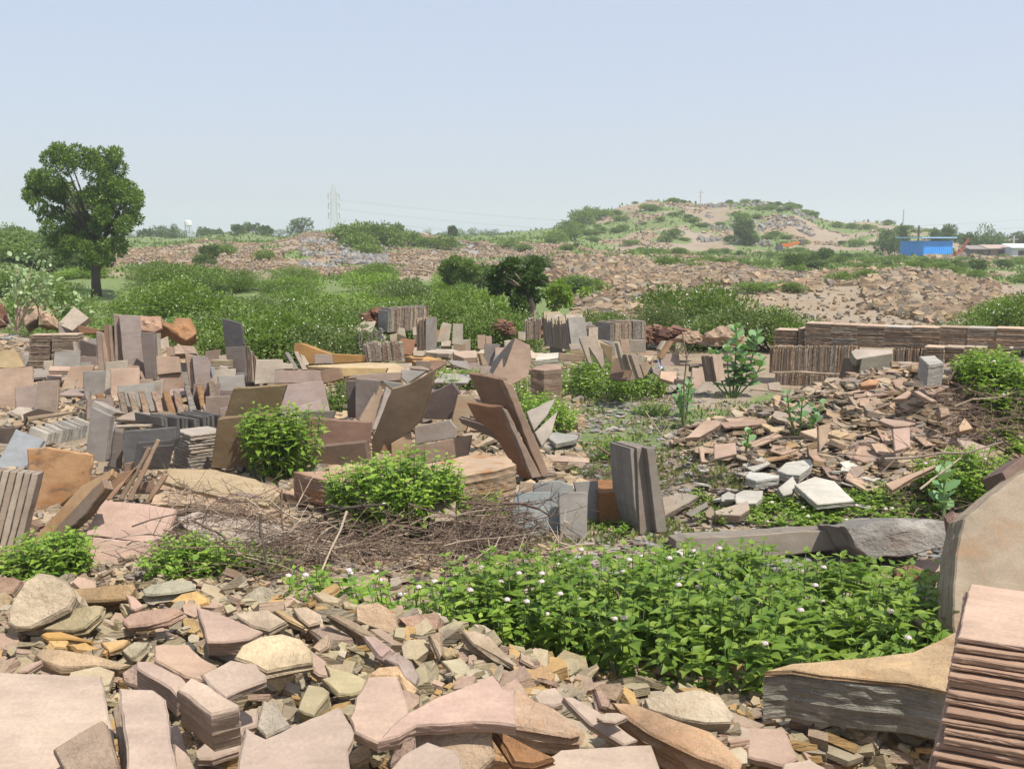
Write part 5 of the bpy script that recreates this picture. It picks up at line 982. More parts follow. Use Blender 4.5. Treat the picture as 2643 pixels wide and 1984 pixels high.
# broad leaved plants
def calotropis(u, v, hts, label, sc=1.0, group=None, Y=None, spread=.35, ls=.15):
    p = pt(u, v, Y) if Y else G(u, v); p.z = tz(p.x, p.y); root = empty('broad_leaved_plant', p); st = MB(); P0, D, U, S = [], [], [], []
    for j, (dx, hh) in enumerate(hts):
        top = Vector((dx * sc, R.uniform(-.15, .15) * sc, hh * sc)); b = Vector((dx * .15, 0, 0)); mid = b.lerp(top, .5) + Vector((dx * .12, 0, 0)); st.tube([b, mid, top], [.014 * sc, .010 * sc, .006 * sc], 6)
        n = max(3, int(hh * sc / .085)); ph = R.random() * 3
        for k in range(n):
            f = 1 - k * .85 / n; q = (b.lerp(mid, f * 2) if f < .5 else mid.lerp(top, f * 2 - 1)); ph += math.pi / 2 + R.uniform(-.3, .3)
            for sg in (0, math.pi):
                el = 1.1 - .9 * min(1, k / 4) + R.uniform(-.25, .25); P0.append(q); D.append((math.cos(ph + sg), math.sin(ph + sg), el)); U.append((R.uniform(-.2, .2), R.uniform(-.5, .1), 1)); S.append(ls * sc * (.65 if k == 0 else 1) * R.uniform(.8, 1.15))
    leaves('leaves', P0, D, U, S, L_CAL, 'oval', root); st.build('stems', M_STEM, root); return tag(root, label, 'plant', group)
calotropis(1890, 1025, [(-.28, .62), (-.12, .72), (.05, .95), (.22, .72), (.36, .86), (-.38, .42), (.42, .5), (.12, .55)], 'tall broad leaved grey green plant left of the tile wall', ls=.17)
calotropis(1765, 1105, [(-.06, .46), (.05, .52)], 'small broad leaved plant with a bare twig on the path', ls=.12)
calotropis(1760, 985, [(-.04, .3), (.06, .4)], 'small broad leaved plant at the end of the path', ls=.13, Y=13.3)
calotropis(2065, 1075, [(-.16, .42), (0, .34), (.12, .2), (.2, .3)], 'broad leaved plant growing out of the broken pile', ls=.11, Y=9.9)
calotropis(1925, 1090, [(0, .24)], 'single broad leaved sprig on the left flank of the broken pile', ls=.11, Y=9.7)
calotropis(2440, 1250, [(0, .42), (.03, .2)], 'broad leaved sprig with two big round leaves at the right of the broken pile', ls=.14, Y=8.2)
calotropis(885, 1275, [(0, .2)], 'pale leaved sprig among the dry branches', ls=.1) if False else None
# bush with pale leaves and bare forked stems at the left edge
p = pt(40, 858, 19.5); root = empty('thin_shrub', p); st = MB(); bl = []; L_PALE = leaf_mat('pale_leaf', (.22, .32, .13), (.34, .42, .22), .3, .5)
for i in range(16):
    a = R.uniform(-1.2, 1.2); L = R.uniform(.8, 1.5); e = Vector((math.sin(a) * L * .9 + .1, R.uniform(-.4, .4), math.cos(a) * L)); st.tube([(0, 0, 0), tuple(e * .4 + Vector((0, 0, .1))), tuple(e)], [.014, .009, .004], 5)
    bl.append((e.x, e.y, e.z, .22)); bl.append((e.x * .8, e.y, e.z * .85, .2)); bl.append((e.x * 1.05 - .1, e.y, e.z * .7, .3))
blob_leaves('leaves', bl, 230, .085, L_PALE, 'oval', root, shell=.1); st.build('stems', M_PALE, root); tag(root, 'thin shrub with pale leaves and forked bare stems at the left edge', 'shrub')

# ------------------------------------------------------------------ dry branches
def twigheap(name, spots, n, L, rad_, mat, label, flatz=.35, cat='dry branches', kind='stuff', thorns=True):
    m_ = MB()
    for _ in range(n):
        (u0, u1, v0, v1, hz_) = R.choice(spots); p = G(R.uniform(u0, u1), R.uniform(v0, v1)); p.z += R.random() ** 1.6 * hz_
        a = R.random() * 6.28; d = Vector((math.cos(a), math.sin(a) * .8, R.uniform(-.25, flatz))).normalized(); l = L * R.uniform(.3, 1.2); k = 6; pts = [p]; cv = Vector((R.uniform(-1, 1), R.uniform(-1, 1), R.uniform(-.9, .3))) * .32
        for j in range(k):
            d = (d + cv * .35 + Vector((R.uniform(-.1, .1), R.uniform(-.1, .1), R.uniform(-.1, .1)))).normalized(); q = pts[-1] + d * l / k
            g = tz(q.x, q.y); q.z = max(q.z, g + .01); pts.append(q)
        r = rad_ * R.uniform(.5, 1.3); m_.tube(pts, [r * (1 - .12 * j) for j in range(k + 1)], 4 if r > .004 else 3, False)
        if thorns:
            for j in range(R.randint(1, 4)):
                b = R.choice(pts[1:-1]); e = b + Vector((R.uniform(-1, 1), R.uniform(-1, 1), R.uniform(-.4, 1))).normalized() * l * R.uniform(.08, .3); m_.tube([b, b.lerp(e, .5) + Vector((0, 0, .01)), e], [r * .6, r * .45, r * .2], 3, False)
    return tag(m_.build(name, mat), label, cat, kind=kind)
B1 = [(390, 900, 1370, 1520, .28), (650, 1300, 1380, 1500, .26), (900, 1380, 1370, 1470, .28), (420, 700, 1310, 1400, .2), (1200, 1330, 1370, 1440, .3)]
twigheap('dry_twigs', B1, 1250, .55, .0042, M_TWIG, 'tangled heap of dry brown thorny twigs behind the foreground rubble')
twigheap('pale_twigs', B1, 330, .6, .0046, M_TWIGP, 'paler dry stems mixed into the heap of twigs')
twigheap('scattered_twigs', [(1640, 2200, 1120, 1330, .12), (1500, 1700, 1180, 1300, .1), (2300, 2500, 1230, 1350, .15)], 260, .6, .004, M_TWIG, 'dry twigs strewn over the foot of the broken pile')
twigheap('right_twigs', [(2480, 2700, 1080, 1190, .4), (2470, 2560, 1050, 1120, .2)], 260, .6, .0045, M_TWIG, 'dark dry twigs under the bush at the right edge')
def branch(c, s, Y0, Y1, r, mat, label):
    px = cc(c, s); n = len(px); pts = [pt(u, v, Y0 + (Y1 - Y0) * i / (n - 1)) for i, (u, v) in enumerate(px)]; m_ = MB(); m_.tube(pts, [r * (1 - .5 * i / n) for i in range(n)], 7)
    for _ in range(4):
        b = R.choice(pts[1:]); e = b + Vector((R.uniform(-1, 1), R.uniform(-.5, .5), R.uniform(-.1, 1))).normalized() * .16; m_.tube([b, b.lerp(e, .5), e], [r * .4, r * .3, r * .15], 4)
    tag(m_.build('dry_branch', mat), label, 'branch')
for a in [('7', '870,500 930,525 1060,505 1230,495', 7.4, 7.3, .013, M_BARK, 'thick charred branch lying before the leafy bush'), ('7', '425,555 420,640 440,740 460,860 465,950', 6.9, 6.7, .010, M_BARK, 'upright dark forked branch in the twig heap'),
          ('7', '560,400 555,560 575,700 580,800', 7.2, 7.0, .007, M_TWIG, 'thin upright brown branch left in the twig heap'), ('7', '970,540 930,660 870,780 810,920', 7.2, 6.7, .009, M_TWIGP, 'long pale branch crossing the twig heap'),
          ('7', '0,600 180,690 330,850 480,900', 7.2, 6.7, .009, M_TWIG, 'curved brown branch at the left of the twig heap'), ('7', '1365,490 1500,540 1650,570', 7.5, 7.4, .006, M_TWIG, 'thin branch over the grey brown block'),
          ('7', '1700,480 1860,500 2060,490 2200,530', 7.7, 7.5, .008, M_TWIG, 'arched branch before the blue grey slab'), ('8', '0,690 130,690 280,730 385,800', 7.3, 7.2, .009, M_TWIG, 'thick arched branch touching the front grey slabs'),
          ('7', '1640,950 1800,910 2050,830', 6.4, 6.6, .011, M_TWIGP, 'long pale stick behind the foreground bush'), ('7', '10,1010 200,950 420,900', 6.7, 6.8, .008, M_TWIG, 'low branch at the bottom left of the twig heap'),
          ('2', '1130,1190 1300,1130 1600,1060 1800,1040 2040,1080', 7.2, 7.5, .006, M_TWIG, 'thin bowed twig reaching over the pink slab'), ('8', '740,1020 600,1030 450,1070', 6.9, 6.9, .008, M_TWIGP, 'pale stick at the foot of the narrow grey slab'),
          ('8', '510,840 490,900 450,1010', 7.0, 7.0, .014, M_TWIGP, 'broken pale reed before the narrow grey slab'), ('5', '1450,745 1600,760 1780,800', 10.2, 9.9, .008, M_TWIGP, 'bare stick over the left flank of the broken pile'),
          ('6', '1000,1340 1250,1330 1500,1290 1700,1290 2010,1195', 7.8, 7.4, .010, M_TWIGP, 'long crooked pale branch at the right of the broken pile'), ('6', '950,1480 1100,1330 1200,1230', 8.0, 8.2, .006, M_TWIG, 'thin twig leaning on the foot of the right hump'),
          ('6', '1600,890 1750,830 1980,815', 9.4, 9.3, .008, M_TWIGP, 'pale arched branch over the dark twigs at the right'), ('6', '1300,1600 1450,1480 1650,1330', 7.4, 7.6, .008, M_TWIGP, 'bent pale branch beside the leafy hedge'),
          ('5', '865,250 905,480 880,700 885,1080', 9.6, 9.4, .008, M_TWIG, 'tall bare dry stalk standing on the path'), ('5', '550,930 620,1040 690,1130', 8.9, 8.8, .005, M_TWIGP, 'thin pale stalk lying on the path'), ('5', '150,1240 290,1330 400,1400', 8.4, 8.2, .008, M_TWIG, 'brown stick left of the three grey posts')]:
    branch(*a)

# ------------------------------------------------------------------ shrubs of the green field
protos = []; L_OLV2 = leaf_mat('dusty_leaf', (.11, .16, .04), (.2, .25, .08), .3, .6)
def shrubproto(r, h, n, ls, mat, fl, seed_name='flowering_shrub'):
    root = empty(seed_name, (0, 0, 0)); bl = []
    for _ in range(13):
        a = R.random() * 6.28; q = R.random() ** .6 * r * .75; rr = r * R.uniform(.28, .45); bl.append((q * math.cos(a), q * math.sin(a), h * (.28 + .45 * (1 - (q / r) ** 2)) * R.uniform(.8, 1.15), rr))
    per = n / sum(b[3] ** 2 for b in bl); blob_leaves('leaves', bl, per, ls, mat, 'fold', root, shell=.45, up=.8, squash=.75, floor=-.1)
    st = MB()
    for b in bl[:6]: st.tube([(0, 0, -.1), (b[0] * .5, b[1] * .5, b[2] * .4), (b[0], b[1], b[2])], [.03, .02, .01], 4)
    st.build('stems', M_BARK, root)
    if fl:
        P_ = []
        for _ in range(fl):
            b = R.choice(bl); d = Vector((R.gauss(0, 1), R.gauss(0, 1), abs(R.gauss(0, 1)))).normalized(); P_.append((b[0] + d.x * b[3] * 1.05, b[1] + d.y * b[3] * 1.05, b[2] + d.z * b[3] * .8))
        leaves('flowers', P_, rnd_unit(fl), rnd_unit(fl) + [[0, -.8, .8]], np.full(fl, .028), M_FLOW, 'quad', root)['kind'] = 'stuff'
    protos.append(root); return root
lan = [shrubproto(1.25, 1.0, 7000, .065, mt_, 110) for mt_ in (L_MID, L_MID, L_BRT, L_OLV2)]; bri = [shrubproto(1.1, .7, 4500, .07, L_LAN, 60, 'leafy_shrub') for _ in range(2)]
hil = [shrubproto(1.4, 1.2, 1700, .17, L_BRT, 0, 'hill_shrub') for _ in range(3)]; dar = [shrubproto(1.3, 1.8, 2600, .15, L_FAR, 0, 'dark_shrub') for _ in range(2)]; olv = [shrubproto(1.1, 1.1, 7000, .05, L_OLIVE, 30, 'olive_shrub')]
used = set()
def put(root, x, y, s, label, cat, group, sz=1, dz=-.05):
    o = root if root.name not in used else copy_tree(root); used.add(root.name); o.location = (x, y, tz(x, y) + dz); o.rotation_euler = (0, 0, R.random() * 6.28); o.scale = (s, s, s * sz); return tag(o, label, cat, group)
def at_uY(u, Y): return xat(u, 650, Y), Y
for (u, Y, s, sz) in [(560, 19.5, 1.0, 1.1), (640, 19.0, 1.1, 1.2), (740, 18.8, 1.25, 1.25), (830, 18.5, 1.15, 1.1), (890, 18.6, .8, .8), (700, 20.5, 1.3, 1.4), (790, 21, 1.3, 1.3), (600, 21.5, 1.2, 1.2), (500, 21, 1.2, 1), (430, 21.5, 1.1, .8), (870, 22.5, 1.2, 1.2),
                      (1010, 24.5, 1.2, 1.2), (1080, 24, 1.2, 1.4), (1150, 23.5, 1.2, 1.4), (1220, 23.2, 1.2, 1.5), (1290, 23, 1.0, 1.3), (1110, 26, 1.3, 1.5), (1190, 26, 1.3, 1.5), (1260, 25.5, 1.2, 1.4), (950, 26, 1.3, 1.1)]:
    x, y = at_uY(u, Y); put(R.choice(lan), x, y, s * .8, 'green shrub dotted with white flowers right behind the standing slabs', 'shrub', 'flowering shrubs just behind the slabs', sz * .74)
for (u, Y, s, sz) in [(1530, 24.5, .8, 1.0), (1570, 24.3, .7, 1.0), (1830, 23.5, .9, .8), (1890, 23.2, .95, .85), (1950, 23, 1.0, .9), (2010, 23, .95, .9), (2070, 22.8, .75, .8)]:
    x, y = at_uY(u, Y); put(R.choice(lan), x, y, s, 'white flowered shrub in the row at the foot of the right rubble slope', 'shrub', 'flowering shrubs below the right slope', sz)
for (u, Y, s, sz, lb) in [(1725, 24, .9, 1.0, 'olive brown rounded shrub in the row below the right slope'), (1655, 23.5, .8, 1, 'smaller olive shrub left of the large one')]:
    x, y = at_uY(u, Y); put(olv[0], x, y, s, lb, 'shrub', None, sz)
x, y = at_uY(1810, 25); put(lan[1], x, y, 1.15, 'taller fresh green shrub rising over the row below the right slope', 'shrub', None, 1.25)
for i in range(90):
    Y = R.uniform(24, 52); u = R.uniform(-40, 1250 - max(0, (Y - 40)) * 10) if i % 3 else R.uniform(120, 620); x, y = at_uY(u, Y)
    if 160 < u < 350 and 25 < Y < 50: continue
    if Y > 30 or u < 900: put(R.choice(lan + bri), x, y, R.uniform(.8, 1.3), 'low green shrub in the wide green field behind the slabs', 'shrub', 'low shrubs of the green field', R.uniform(.4, 1.15))
for i in range(26):
    Y = R.uniform(20.5, 27); u = R.uniform(150, 620); x, y = at_uY(u, Y); put(R.choice(bri + lan), x, y, R.uniform(.7, 1.0), 'low bright shrub at the near left edge of the green field', 'shrub', 'near low shrubs at the left', R.uniform(.5, .7))
for (u, Y, s, sz) in [(2450, 24, 1.0, .6), (2530, 23.5, 1.1, .7), (2610, 23, 1.2, .9), (2660, 22, 1.2, 1.2), (2580, 26, 1.2, 1.0), (2640, 27, 1.1, 1.6), (2380, 25, .8, .5)]:
    x, y = at_uY(u, Y); put(R.choice(bri + lan), x, y, s * .8, 'bright shrub behind the right end of the tile wall', 'shrub', 'shrubs behind the right end of the wall', sz)
for (u, Y, s, sz) in [(1330, 40, 1.0, 1), (1260, 46, 1.1, .9), (490, 46, .6, 1.2), (570, 42, .5, 1), (1500, 44, .8, .8), (1380, 60, 1.1, .8)]:
    x, y = at_uY(u, Y); put(R.choice(dar), x, y, s * .8, 'small darker shrub standing out of the green field', 'shrub', 'darker shrubs of the green field', sz)
n = 0
while n < 285:
    Y = R.uniform(62, 250); u = R.uniform(1440, 2660); x, y = at_uY(u, Y)
    if Y < 150: ok = cover(x, y)[0] > .5 and R.random() < .5
    else: ok = cover(x, y)[0] > .5
    if ok and tz(x, y) < 40: put(R.choice(hil if R.random() < .8 else dar), x, y, R.uniform(.45, 1.0) * (.8 if Y < 150 else 1.25), 'green shrub on the right hill and its terrace', 'shrub', 'shrubs on the right hill', R.uniform(.5, .9)); n += 1
for (u, Y, s, sz, k) in [(1310, 118, 1.6, .8, 0), (1350, 110, 1.3, .7, 0), (900, 100, 2.2, 1, 0), (935, 98, 2.4, 1.1, 0), (970, 97, 2.4, 1.1, 0), (1010, 100, 2.2, .9, 0), (925, 90, 2.0, .9, 0), (950, 85, 1.6, .8, 0), (1055, 105, 2.0, .9, 0), (1100, 103, 1.5, .8, 0), (1150, 104, 2.0, .8, 0), (680, 78, 1.0, 1, 0), (580, 85, 1.6, .7, 0), (540, 70, 1.2, 1.0, 1), (525, 66, 1.0, .8, 1), (1435, 135, 2, 1, 0), (1470, 150, 2.2, 1, 0), (1500, 180, 3, 1, 0), (1530, 195, 3, 1.1, 0), (1555, 195, 2.6, .9, 0), (1460, 170, 2.4, 1, 0), (1920, 150, 2.5, 1.4, 1), (1935, 150, 1.5, 1, 1), (1480, 50, .9, .7, 0), (1520, 47, 1.2, .7, 0), (2050, 66, 1.1, 1, 1), (2170, 53, .9, .9, 0), (2240, 55, .9, .8, 0), (2030, 47, 1.2, .5, 0), (1945, 46, 1.2, .5, 0)]:
    x, y = at_uY(u, Y); put((hil, dar)[k][n % 2], x, y, s * .62, 'shrub growing on the bare quarry heaps', 'shrub', 'shrubs on the quarry heaps', sz); n += 1
for i in range(34):
    Y = R.uniform(52, 110); u = R.uniform(-60, 185); x, y = at_uY(u, Y); put(R.choice(hil + dar), x, y, R.uniform(.9, 1.6), 'green shrub on the low hill at the left edge', 'shrub', 'shrubs on the left hill', R.uniform(.6, .9))

# ------------------------------------------------------------------ trees
def tree(name, base, tr, crown, leafn, ls, lm, bm, label, limbs=7, shell=.4, squash=1, group=None, kind='fold'):
    """tr: trunk points (relative), crown: blobs (relative)"""
    root = empty(name, base); t_ = MB(); t_.tube([p[:3] for p in tr], [p[3] for p in tr], 9)
    top = Vector(tr[-1][:3])
    for b in sorted(crown, key=lambda b: -b[3])[:limbs]:
        e = Vector(b[:3]); t_.tube([top, top.lerp(e, .5) + Vector((0, 0, .08 * (e - top).length)), e], [tr[-1][3] * .6, tr[-1][3] * .35, tr[-1][3] * .12], 5)
    t_.build('trunk', bm, root, True); per = leafn / sum(b[3] ** 2 for b in crown); blob_leaves('crown', crown, per, ls, lm, kind, root, shell, .5, squash); return tag(root, label, 'tree', group)
def inpoly(x, y, P_):
    c = False; j = len(P_) - 1
    for i in range(len(P_)):
        if (P_[i][1] > y) != (P_[j][1] > y) and x < (P_[j][0] - P_[i][0]) * (y - P_[i][1]) / (P_[j][1] - P_[i][1]) + P_[i][0]: c = not c
        j = i
    return c
def poly_crown(P_, Y, base, n, rpx, depth):
    cu = sum(p[0] for p in P_) / len(P_); cv = sum(p[1] for p in P_) / len(P_); us = [p[0] for p in P_]; vs_ = [p[1] for p in P_]; out = []
    hw = (max(us) - min(us)) / 2
    while len(out) < n:
        u, v = R.uniform(min(us), max(us)), R.uniform(min(vs_), max(vs_)); r = R.uniform(*rpx)
        e = all(inpoly(u + r * .7 * math.cos(a), v + r * .7 * math.sin(a), P_) for a in (0, 1.57, 3.14, 4.71))
        if not e: continue
        dd = math.sqrt(max(0, 1 - ((u - cu) / hw) ** 2)) * depth; q = pt(u, v, Y + R.uniform(-dd, dd)) - base; out.append((q.x, q.y, q.z, r * Y / F))
    return out
b = pt(250, 768, 42); b.z = tz(b.x, b.y); pl = cc('f', '295,75 440,50 560,60 690,50 780,90 815,190 820,290 890,350 940,460 910,560 900,700 860,740 740,790 700,850 560,860 450,840 330,740 260,660 230,540 170,470 110,370 190,250 270,190')
tree('round_tree', b, [(0, 0, -.1, .22), (0, 0, .7, .17), (.02, 0, 1.3, .16), (.05, 0, 1.9, .12)], poly_crown(pl, 42, b, 150, (12, 24), 1.8), 56000, .10, L_TREE, M_BARK, 'large round dark green tree standing alone at the left', limbs=26, shell=.55)
b = pt(1372, 838, 24.5); b.z = tz(b.x, b.y); pl = cc('g', '1000,660 1050,570 1150,545 1330,540 1400,590 1390,680 1340,720 1330,790 1270,860 1170,840 1140,760 1060,760 1010,710')
tree('dark_tree', b, [(0, 0, -.1, .1), (.02, 0, .5, .075), (.03, 0, .9, .07), (-.1, 0, 1.2, .05)], poly_crown(pl, 24.5, b, 34, (9, 18), .6), 6500, .095, L_DARK, M_PALE, 'small dark leaved tree with a pale trunk in the middle', limbs=14)
pl = cc('g', '1330,700 1480,670 1600,700 1710,740 1640,790 1560,830 1440,870 1360,820 1320,760')
tree('light_tree', b + Vector((.25, .4, 0)), [(0, 0, -.1, .05), (.1, 0, .5, .04), (.3, 0, .9, .03)], poly_crown(pl, 25, b + Vector((.25, .4, 0)), 16, (8, 17), .5), 1700, .09, L_LAN, M_PALE, 'thin light green tree leaning right beside the dark one', limbs=12, shell=.2)
b = pt(1185, 765, 42); b.z = tz(b.x, b.y) ; pl = cc('g', '690,600 730,550 790,525 880,550 950,570 985,620 960,680 900,700 820,710 740,700 700,650')
tree('bright_tree', b, [(0, 0, -.1, .08), (0, 0, .4, .06), (.02, 0, .8, .05)], poly_crown(pl, 42, b, 30, (10, 18), .9), 8000, .10, L_BRT, M_PALE, 'small bright green tree on the far edge of the green field', limbs=10)
ftr = []
def fartree(u, Y, w_px, top, label, group, mat=L_FAR, vb=None, n=1500):
    x = xat(u, 610, Y); b = Vector((x, Y, tz(x, Y))); W = w_px * Y / F; Ht = max(1.5, H - Y * tt(top) - b.z); cr = []
    for _ in range(11):
        a = R.random() * 6.28; q = R.random() ** .7 * W * .34; cr.append((q * math.cos(a), q * math.sin(a), Ht * R.uniform(.18, .82) - q * .12, min(W, Ht) * R.uniform(.2, .3)))
    cr.append((0, 0, Ht * .82, min(W, Ht) * .18))
    tree('far_tree', b, [(0, 0, -.2, W * .03), (0, 0, Ht * .3, W * .025)], cr, n, max(.3, Ht * .06), mat, M_BARK, label, 5, .35, 1, group)
for u, w_, top in [(450, 75, 578), (640, 110, 572), (615, 60, 582), (680, 60, 588), (775, 82, 562), (375, 60, 592), (415, 60, 584), (530, 60, 588), (565, 60, 592)]:
    fartree(u, 190 + R.uniform(-8, 8), w_, top, 'rounded tree in the hazy belt behind the left quarry heap', 'trees behind the left heap')
fartree(1025, 150, 40, 574, 'single dark tree on the crest of the left quarry heap', None, L_TREE)
fartree(1170, 170, 22, 590, 'small tree top behind the crest of the left heap', None)
for u, w_, top in [(1190, 60, 590), (1225, 60, 588), (1255, 50, 590), (1278, 50, 592), (1365, 50, 602), (1395, 50, 604), (1420, 50, 606)]:
    fartree(u, 330, w_, top, 'hazy tree in the far belt left of the hill', 'far trees left of the hill', n=900)
for i in range(60):
    u = -60 + i * 26 + R.uniform(-12, 12); fartree(u, R.uniform(330, 520), R.uniform(50, 90), R.uniform(588, 602), 'pale hazy tree on the far horizon', 'trees on the horizon', n=700)
for u, w_, top, Y, lb in [(2290, 45, 592, 150, 'olive tree just left behind the blue shed'), (2330, 60, 586, 155, 'bushy tree behind the left corner of the blue shed'), (2300, 90, 610, 140, 'dark rounded tree touching the blue shed on the left'), (2412, 40, 592, 165, 'olive tree behind the middle of the blue shed'), (2445, 48, 578, 160, 'darker tree above the right half of the blue shed'), (2480, 50, 604, 170, 'dark tree right behind the blue shed'),
                          (2500, 60, 602, 150, 'green tree right of the blue shed'), (2555, 95, 580, 175, 'large rounded tree right of the blue shed'), (2580, 60, 600, 170, 'dark tree beside the large rounded one'), (2545, 90, 612, 145, 'pale olive tree below the large rounded one'), (2630, 80, 598, 190, 'tree at the far right behind the sheds'), (2670, 70, 602, 180, 'tree at the right edge of the picture')]:
    fartree(u, Y, w_, top, lb, None)
# ------------------------------------------------------------------ far rubble
def far_chips(name, n, u0, u1, Y0, Y1, size, mat, label, cond=None, **k):
    pts = []
    while len(pts) < n:
        Y = math.exp(R.uniform(math.log(Y0), math.log(Y1))); u = R.uniform(u0, u1); x, y = at_uY(u, Y)
        if cond and not cond(x, y, u): continue
        pts.append((x, y, tz(x, y) + R.uniform(0, .1)))
    return chips(name, pts, size, mat, label, **k)
rub = lambda x, y, u: cover(x, y)[0] < .5 and fbm(x / 5, y / 8, 31) > -.22
far_chips('boulder_slope', 6500, 1560, 2600, 35, 62, lambda p: .46, M_FAR, 'tan broken boulders covering the right rubble slope', lambda x, y, u: (u > 2240 and u < 2575 and y > 35 + abs(u - 2420) * .03) or (u <= 2240 and y > (47 if u < 2120 else 52) and fbm(x / 3.5, y / 6, 31) > -.2), flat=.4, tilt=.6)
far_chips('boulder_heap', 4200, 1380, 1900, 48, 75, lambda p: .44, M_FAR, 'tan broken boulders of the middle heap below the hill', lambda x, y, u: y > 46 + abs(u - 1650) * .03, flat=.4, tilt=.6)
far_chips('lower_boulders', 900, 1480, 1760, 30, 46, lambda p: .55, M_FAR, 'brown slabs sliding down before the row of shrubs', flat=.18, tilt=.4)
far_chips('heap_rubble', 12000, 250, 1480, 56, 128, lambda p: .06 + p[1] * .0019, M_FAR, 'tan rubble covering the left quarry heap', rub, flat=.4, tilt=.7)
far_chips('hill_rubble', 3600, 1440, 2600, 66, 245, lambda p: .1 + p[1] * .0022, M_FAR, 'scattered stones on the right hill', lambda x, y, u: cover(x, y)[0] < .4 and fbm(x / 12, y / 14, 5) > .12, flat=.4, tilt=.7)
far_chips('grey_rubble', 2200, 780, 1000, 70, 104, lambda p: .4, M_GRY, 'grey slate rubble on the left quarry heap', lambda x, y, u: cover(x, y)[1] > .4, flat=.4, tilt=.7)
far_chips('crest_slabs', 900, 860, 1290, 112, 130, lambda p: .75, M_FAR, 'stacked slabs and stones along the crest of the left heap', lambda x, y, u: fbm(x / 4, 3, 5) > .05, flat=.4, tilt=.3)
far_chips('hill_grey_rubble', 700, 1800, 2100, 150, 235, lambda p: .7, M_GRY, 'grey stones in patches on the right hill', lambda x, y, u: fbm(x / 8, y / 10, 15) > .28, flat=.5, tilt=.7)
far_chips('left_far_rubble', 900, 120, 300, 60, 100, lambda p: .4, M_FAR, 'pale rubble strip behind the large round tree', flat=.4, tilt=.7)
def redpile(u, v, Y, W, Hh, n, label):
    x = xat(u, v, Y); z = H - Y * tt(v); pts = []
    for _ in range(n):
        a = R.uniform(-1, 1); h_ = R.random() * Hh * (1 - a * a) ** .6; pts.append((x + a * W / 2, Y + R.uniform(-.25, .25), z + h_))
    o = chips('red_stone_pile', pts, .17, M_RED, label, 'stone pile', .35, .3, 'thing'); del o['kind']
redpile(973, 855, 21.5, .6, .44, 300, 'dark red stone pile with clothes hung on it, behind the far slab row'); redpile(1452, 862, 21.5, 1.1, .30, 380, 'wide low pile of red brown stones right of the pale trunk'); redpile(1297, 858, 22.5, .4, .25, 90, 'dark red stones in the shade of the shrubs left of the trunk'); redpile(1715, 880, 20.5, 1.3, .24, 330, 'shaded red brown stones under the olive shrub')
# orange earth lumps
for u, v, Y, w_, h_, lb in [(1870, 885, 19.5, .8, .3, 'large mound of orange earth behind the broad leaved plant'), (1785, 880, 19.8, .45, .18, 'smaller mound of orange earth left of the large one')]:
    x = xat(u, v, Y); bm = bmesh.new(); bmesh.ops.create_icosphere(bm, subdivisions=4, radius=1)
    for q in bm.verts: q.co = Vector((q.co.x * w_ / 2, q.co.y * w_ * .4, max(-.1, q.co.z) * h_)) * (1 + .5 * noise.fractal(q.co * 1.6 + Vector((u, 0, 0)), 1, 2, 5))
    me = bpy.data.meshes.new('earth_mound'); bm.to_mesh(me); bm.free(); o = link('earth_mound', me, None, [plain('orange_earth', (.29, .20, .13), .95, vary=.35)]); o.location = (x, Y, H - Y * tt(v)); tag(o, lb, 'mound')

# low growth that covers the terrace, the hill patches and the far fields
P0 = []
while len(P0) < 26000:
    Y = math.exp(R.uniform(math.log(50), math.log(300))); u = R.uniform(-60, 2700); x, y = at_uY(u, Y)
    if cover(x, y)[0] > .35 + .4 * R.random(): P0.append((x, y, tz(x, y) - .05))
P0 = np.array(P0); sz_ = (.10 + P0[:, 1] * .0022) * (.5 + NR.rand(len(P0)))
o = leaves('ground_cover', P0, rnd_unit(len(P0)) * .8 + [[0, 0, .9]], rnd_unit(len(P0)), sz_, leaf_mat('cover_leaf', (.10, .16, .03), (.2, .26, .07), .3, .8), 'fold'); tag(o, 'low green growth on the terrace and hill patches', 'ground cover', kind='stuff')
far_chips('slope_stones', 1500, 1560, 2640, 30, 60, lambda p: .16, M_FAR, 'small stones strewn over the bare right slope', flat=.4, tilt=.7)
for i, (u, v, s_) in enumerate([(1905, 745, .5), (1990, 772, .4), (2010, 757, .6), (2090, 752, .4), (2145, 800, .5), (1870, 800, .35), (2060, 800, .4), (2210, 812, .35), (1745, 760, .4), (2120, 770, .4), (1640, 740, .5), (1680, 720, .5)]):
    p = G(u, v); place('boulder', R.choice(ROCKP), p + Vector((0, 0, s_ * .1)), (R.uniform(0, .6), R.uniform(-.3, .3), R.random() * 3), s_ * 1.2, R.choice(EARTH), 'single tan boulder lying on the bare right slope', 'boulder', 'single boulders on the right slope')
# more slabs standing loosely in the far yard
def loose(u0, u1, v0, v1, n, cols, grp, lab, hs=(.22, .42), ws=(.18, .42)):
    for _ in range(n):
        p = G(R.uniform(u0, u1), R.uniform(v0, v1)); w_, h_ = R.uniform(*ws), R.uniform(*hs); me = slab_mesh(rpoly(4, w_, h_, .18, True), .04, .006, .06, 0, 'stone_slab', 2)
        le = R.choice([8, 15, 22, 78, 84]); ya = R.uniform(-25, 25); M = Matrix.Rotation(rad(ya), 4, 'Z') @ Matrix.Rotation(rad(90 - le), 4, 'X'); M.translation = p + Vector((0, 0, (h_ * .48 * math.cos(rad(le)) if le < 60 else .10 + .1 * R.random())))
        o = link('loose_slab', me, None, [M_SAND], M); c = R.choice(cols); j = R.uniform(.9, 1.1); o.color = (c[0] * j, c[1] * j, c[2] * j, .1); tag(o, lab, 'slab', grp)
loose(925, 1200, 900, 950, 20, YC + [CRM, PAL], 'loose slabs in the left far yard', 'loose pale slab among others in the left far yard')
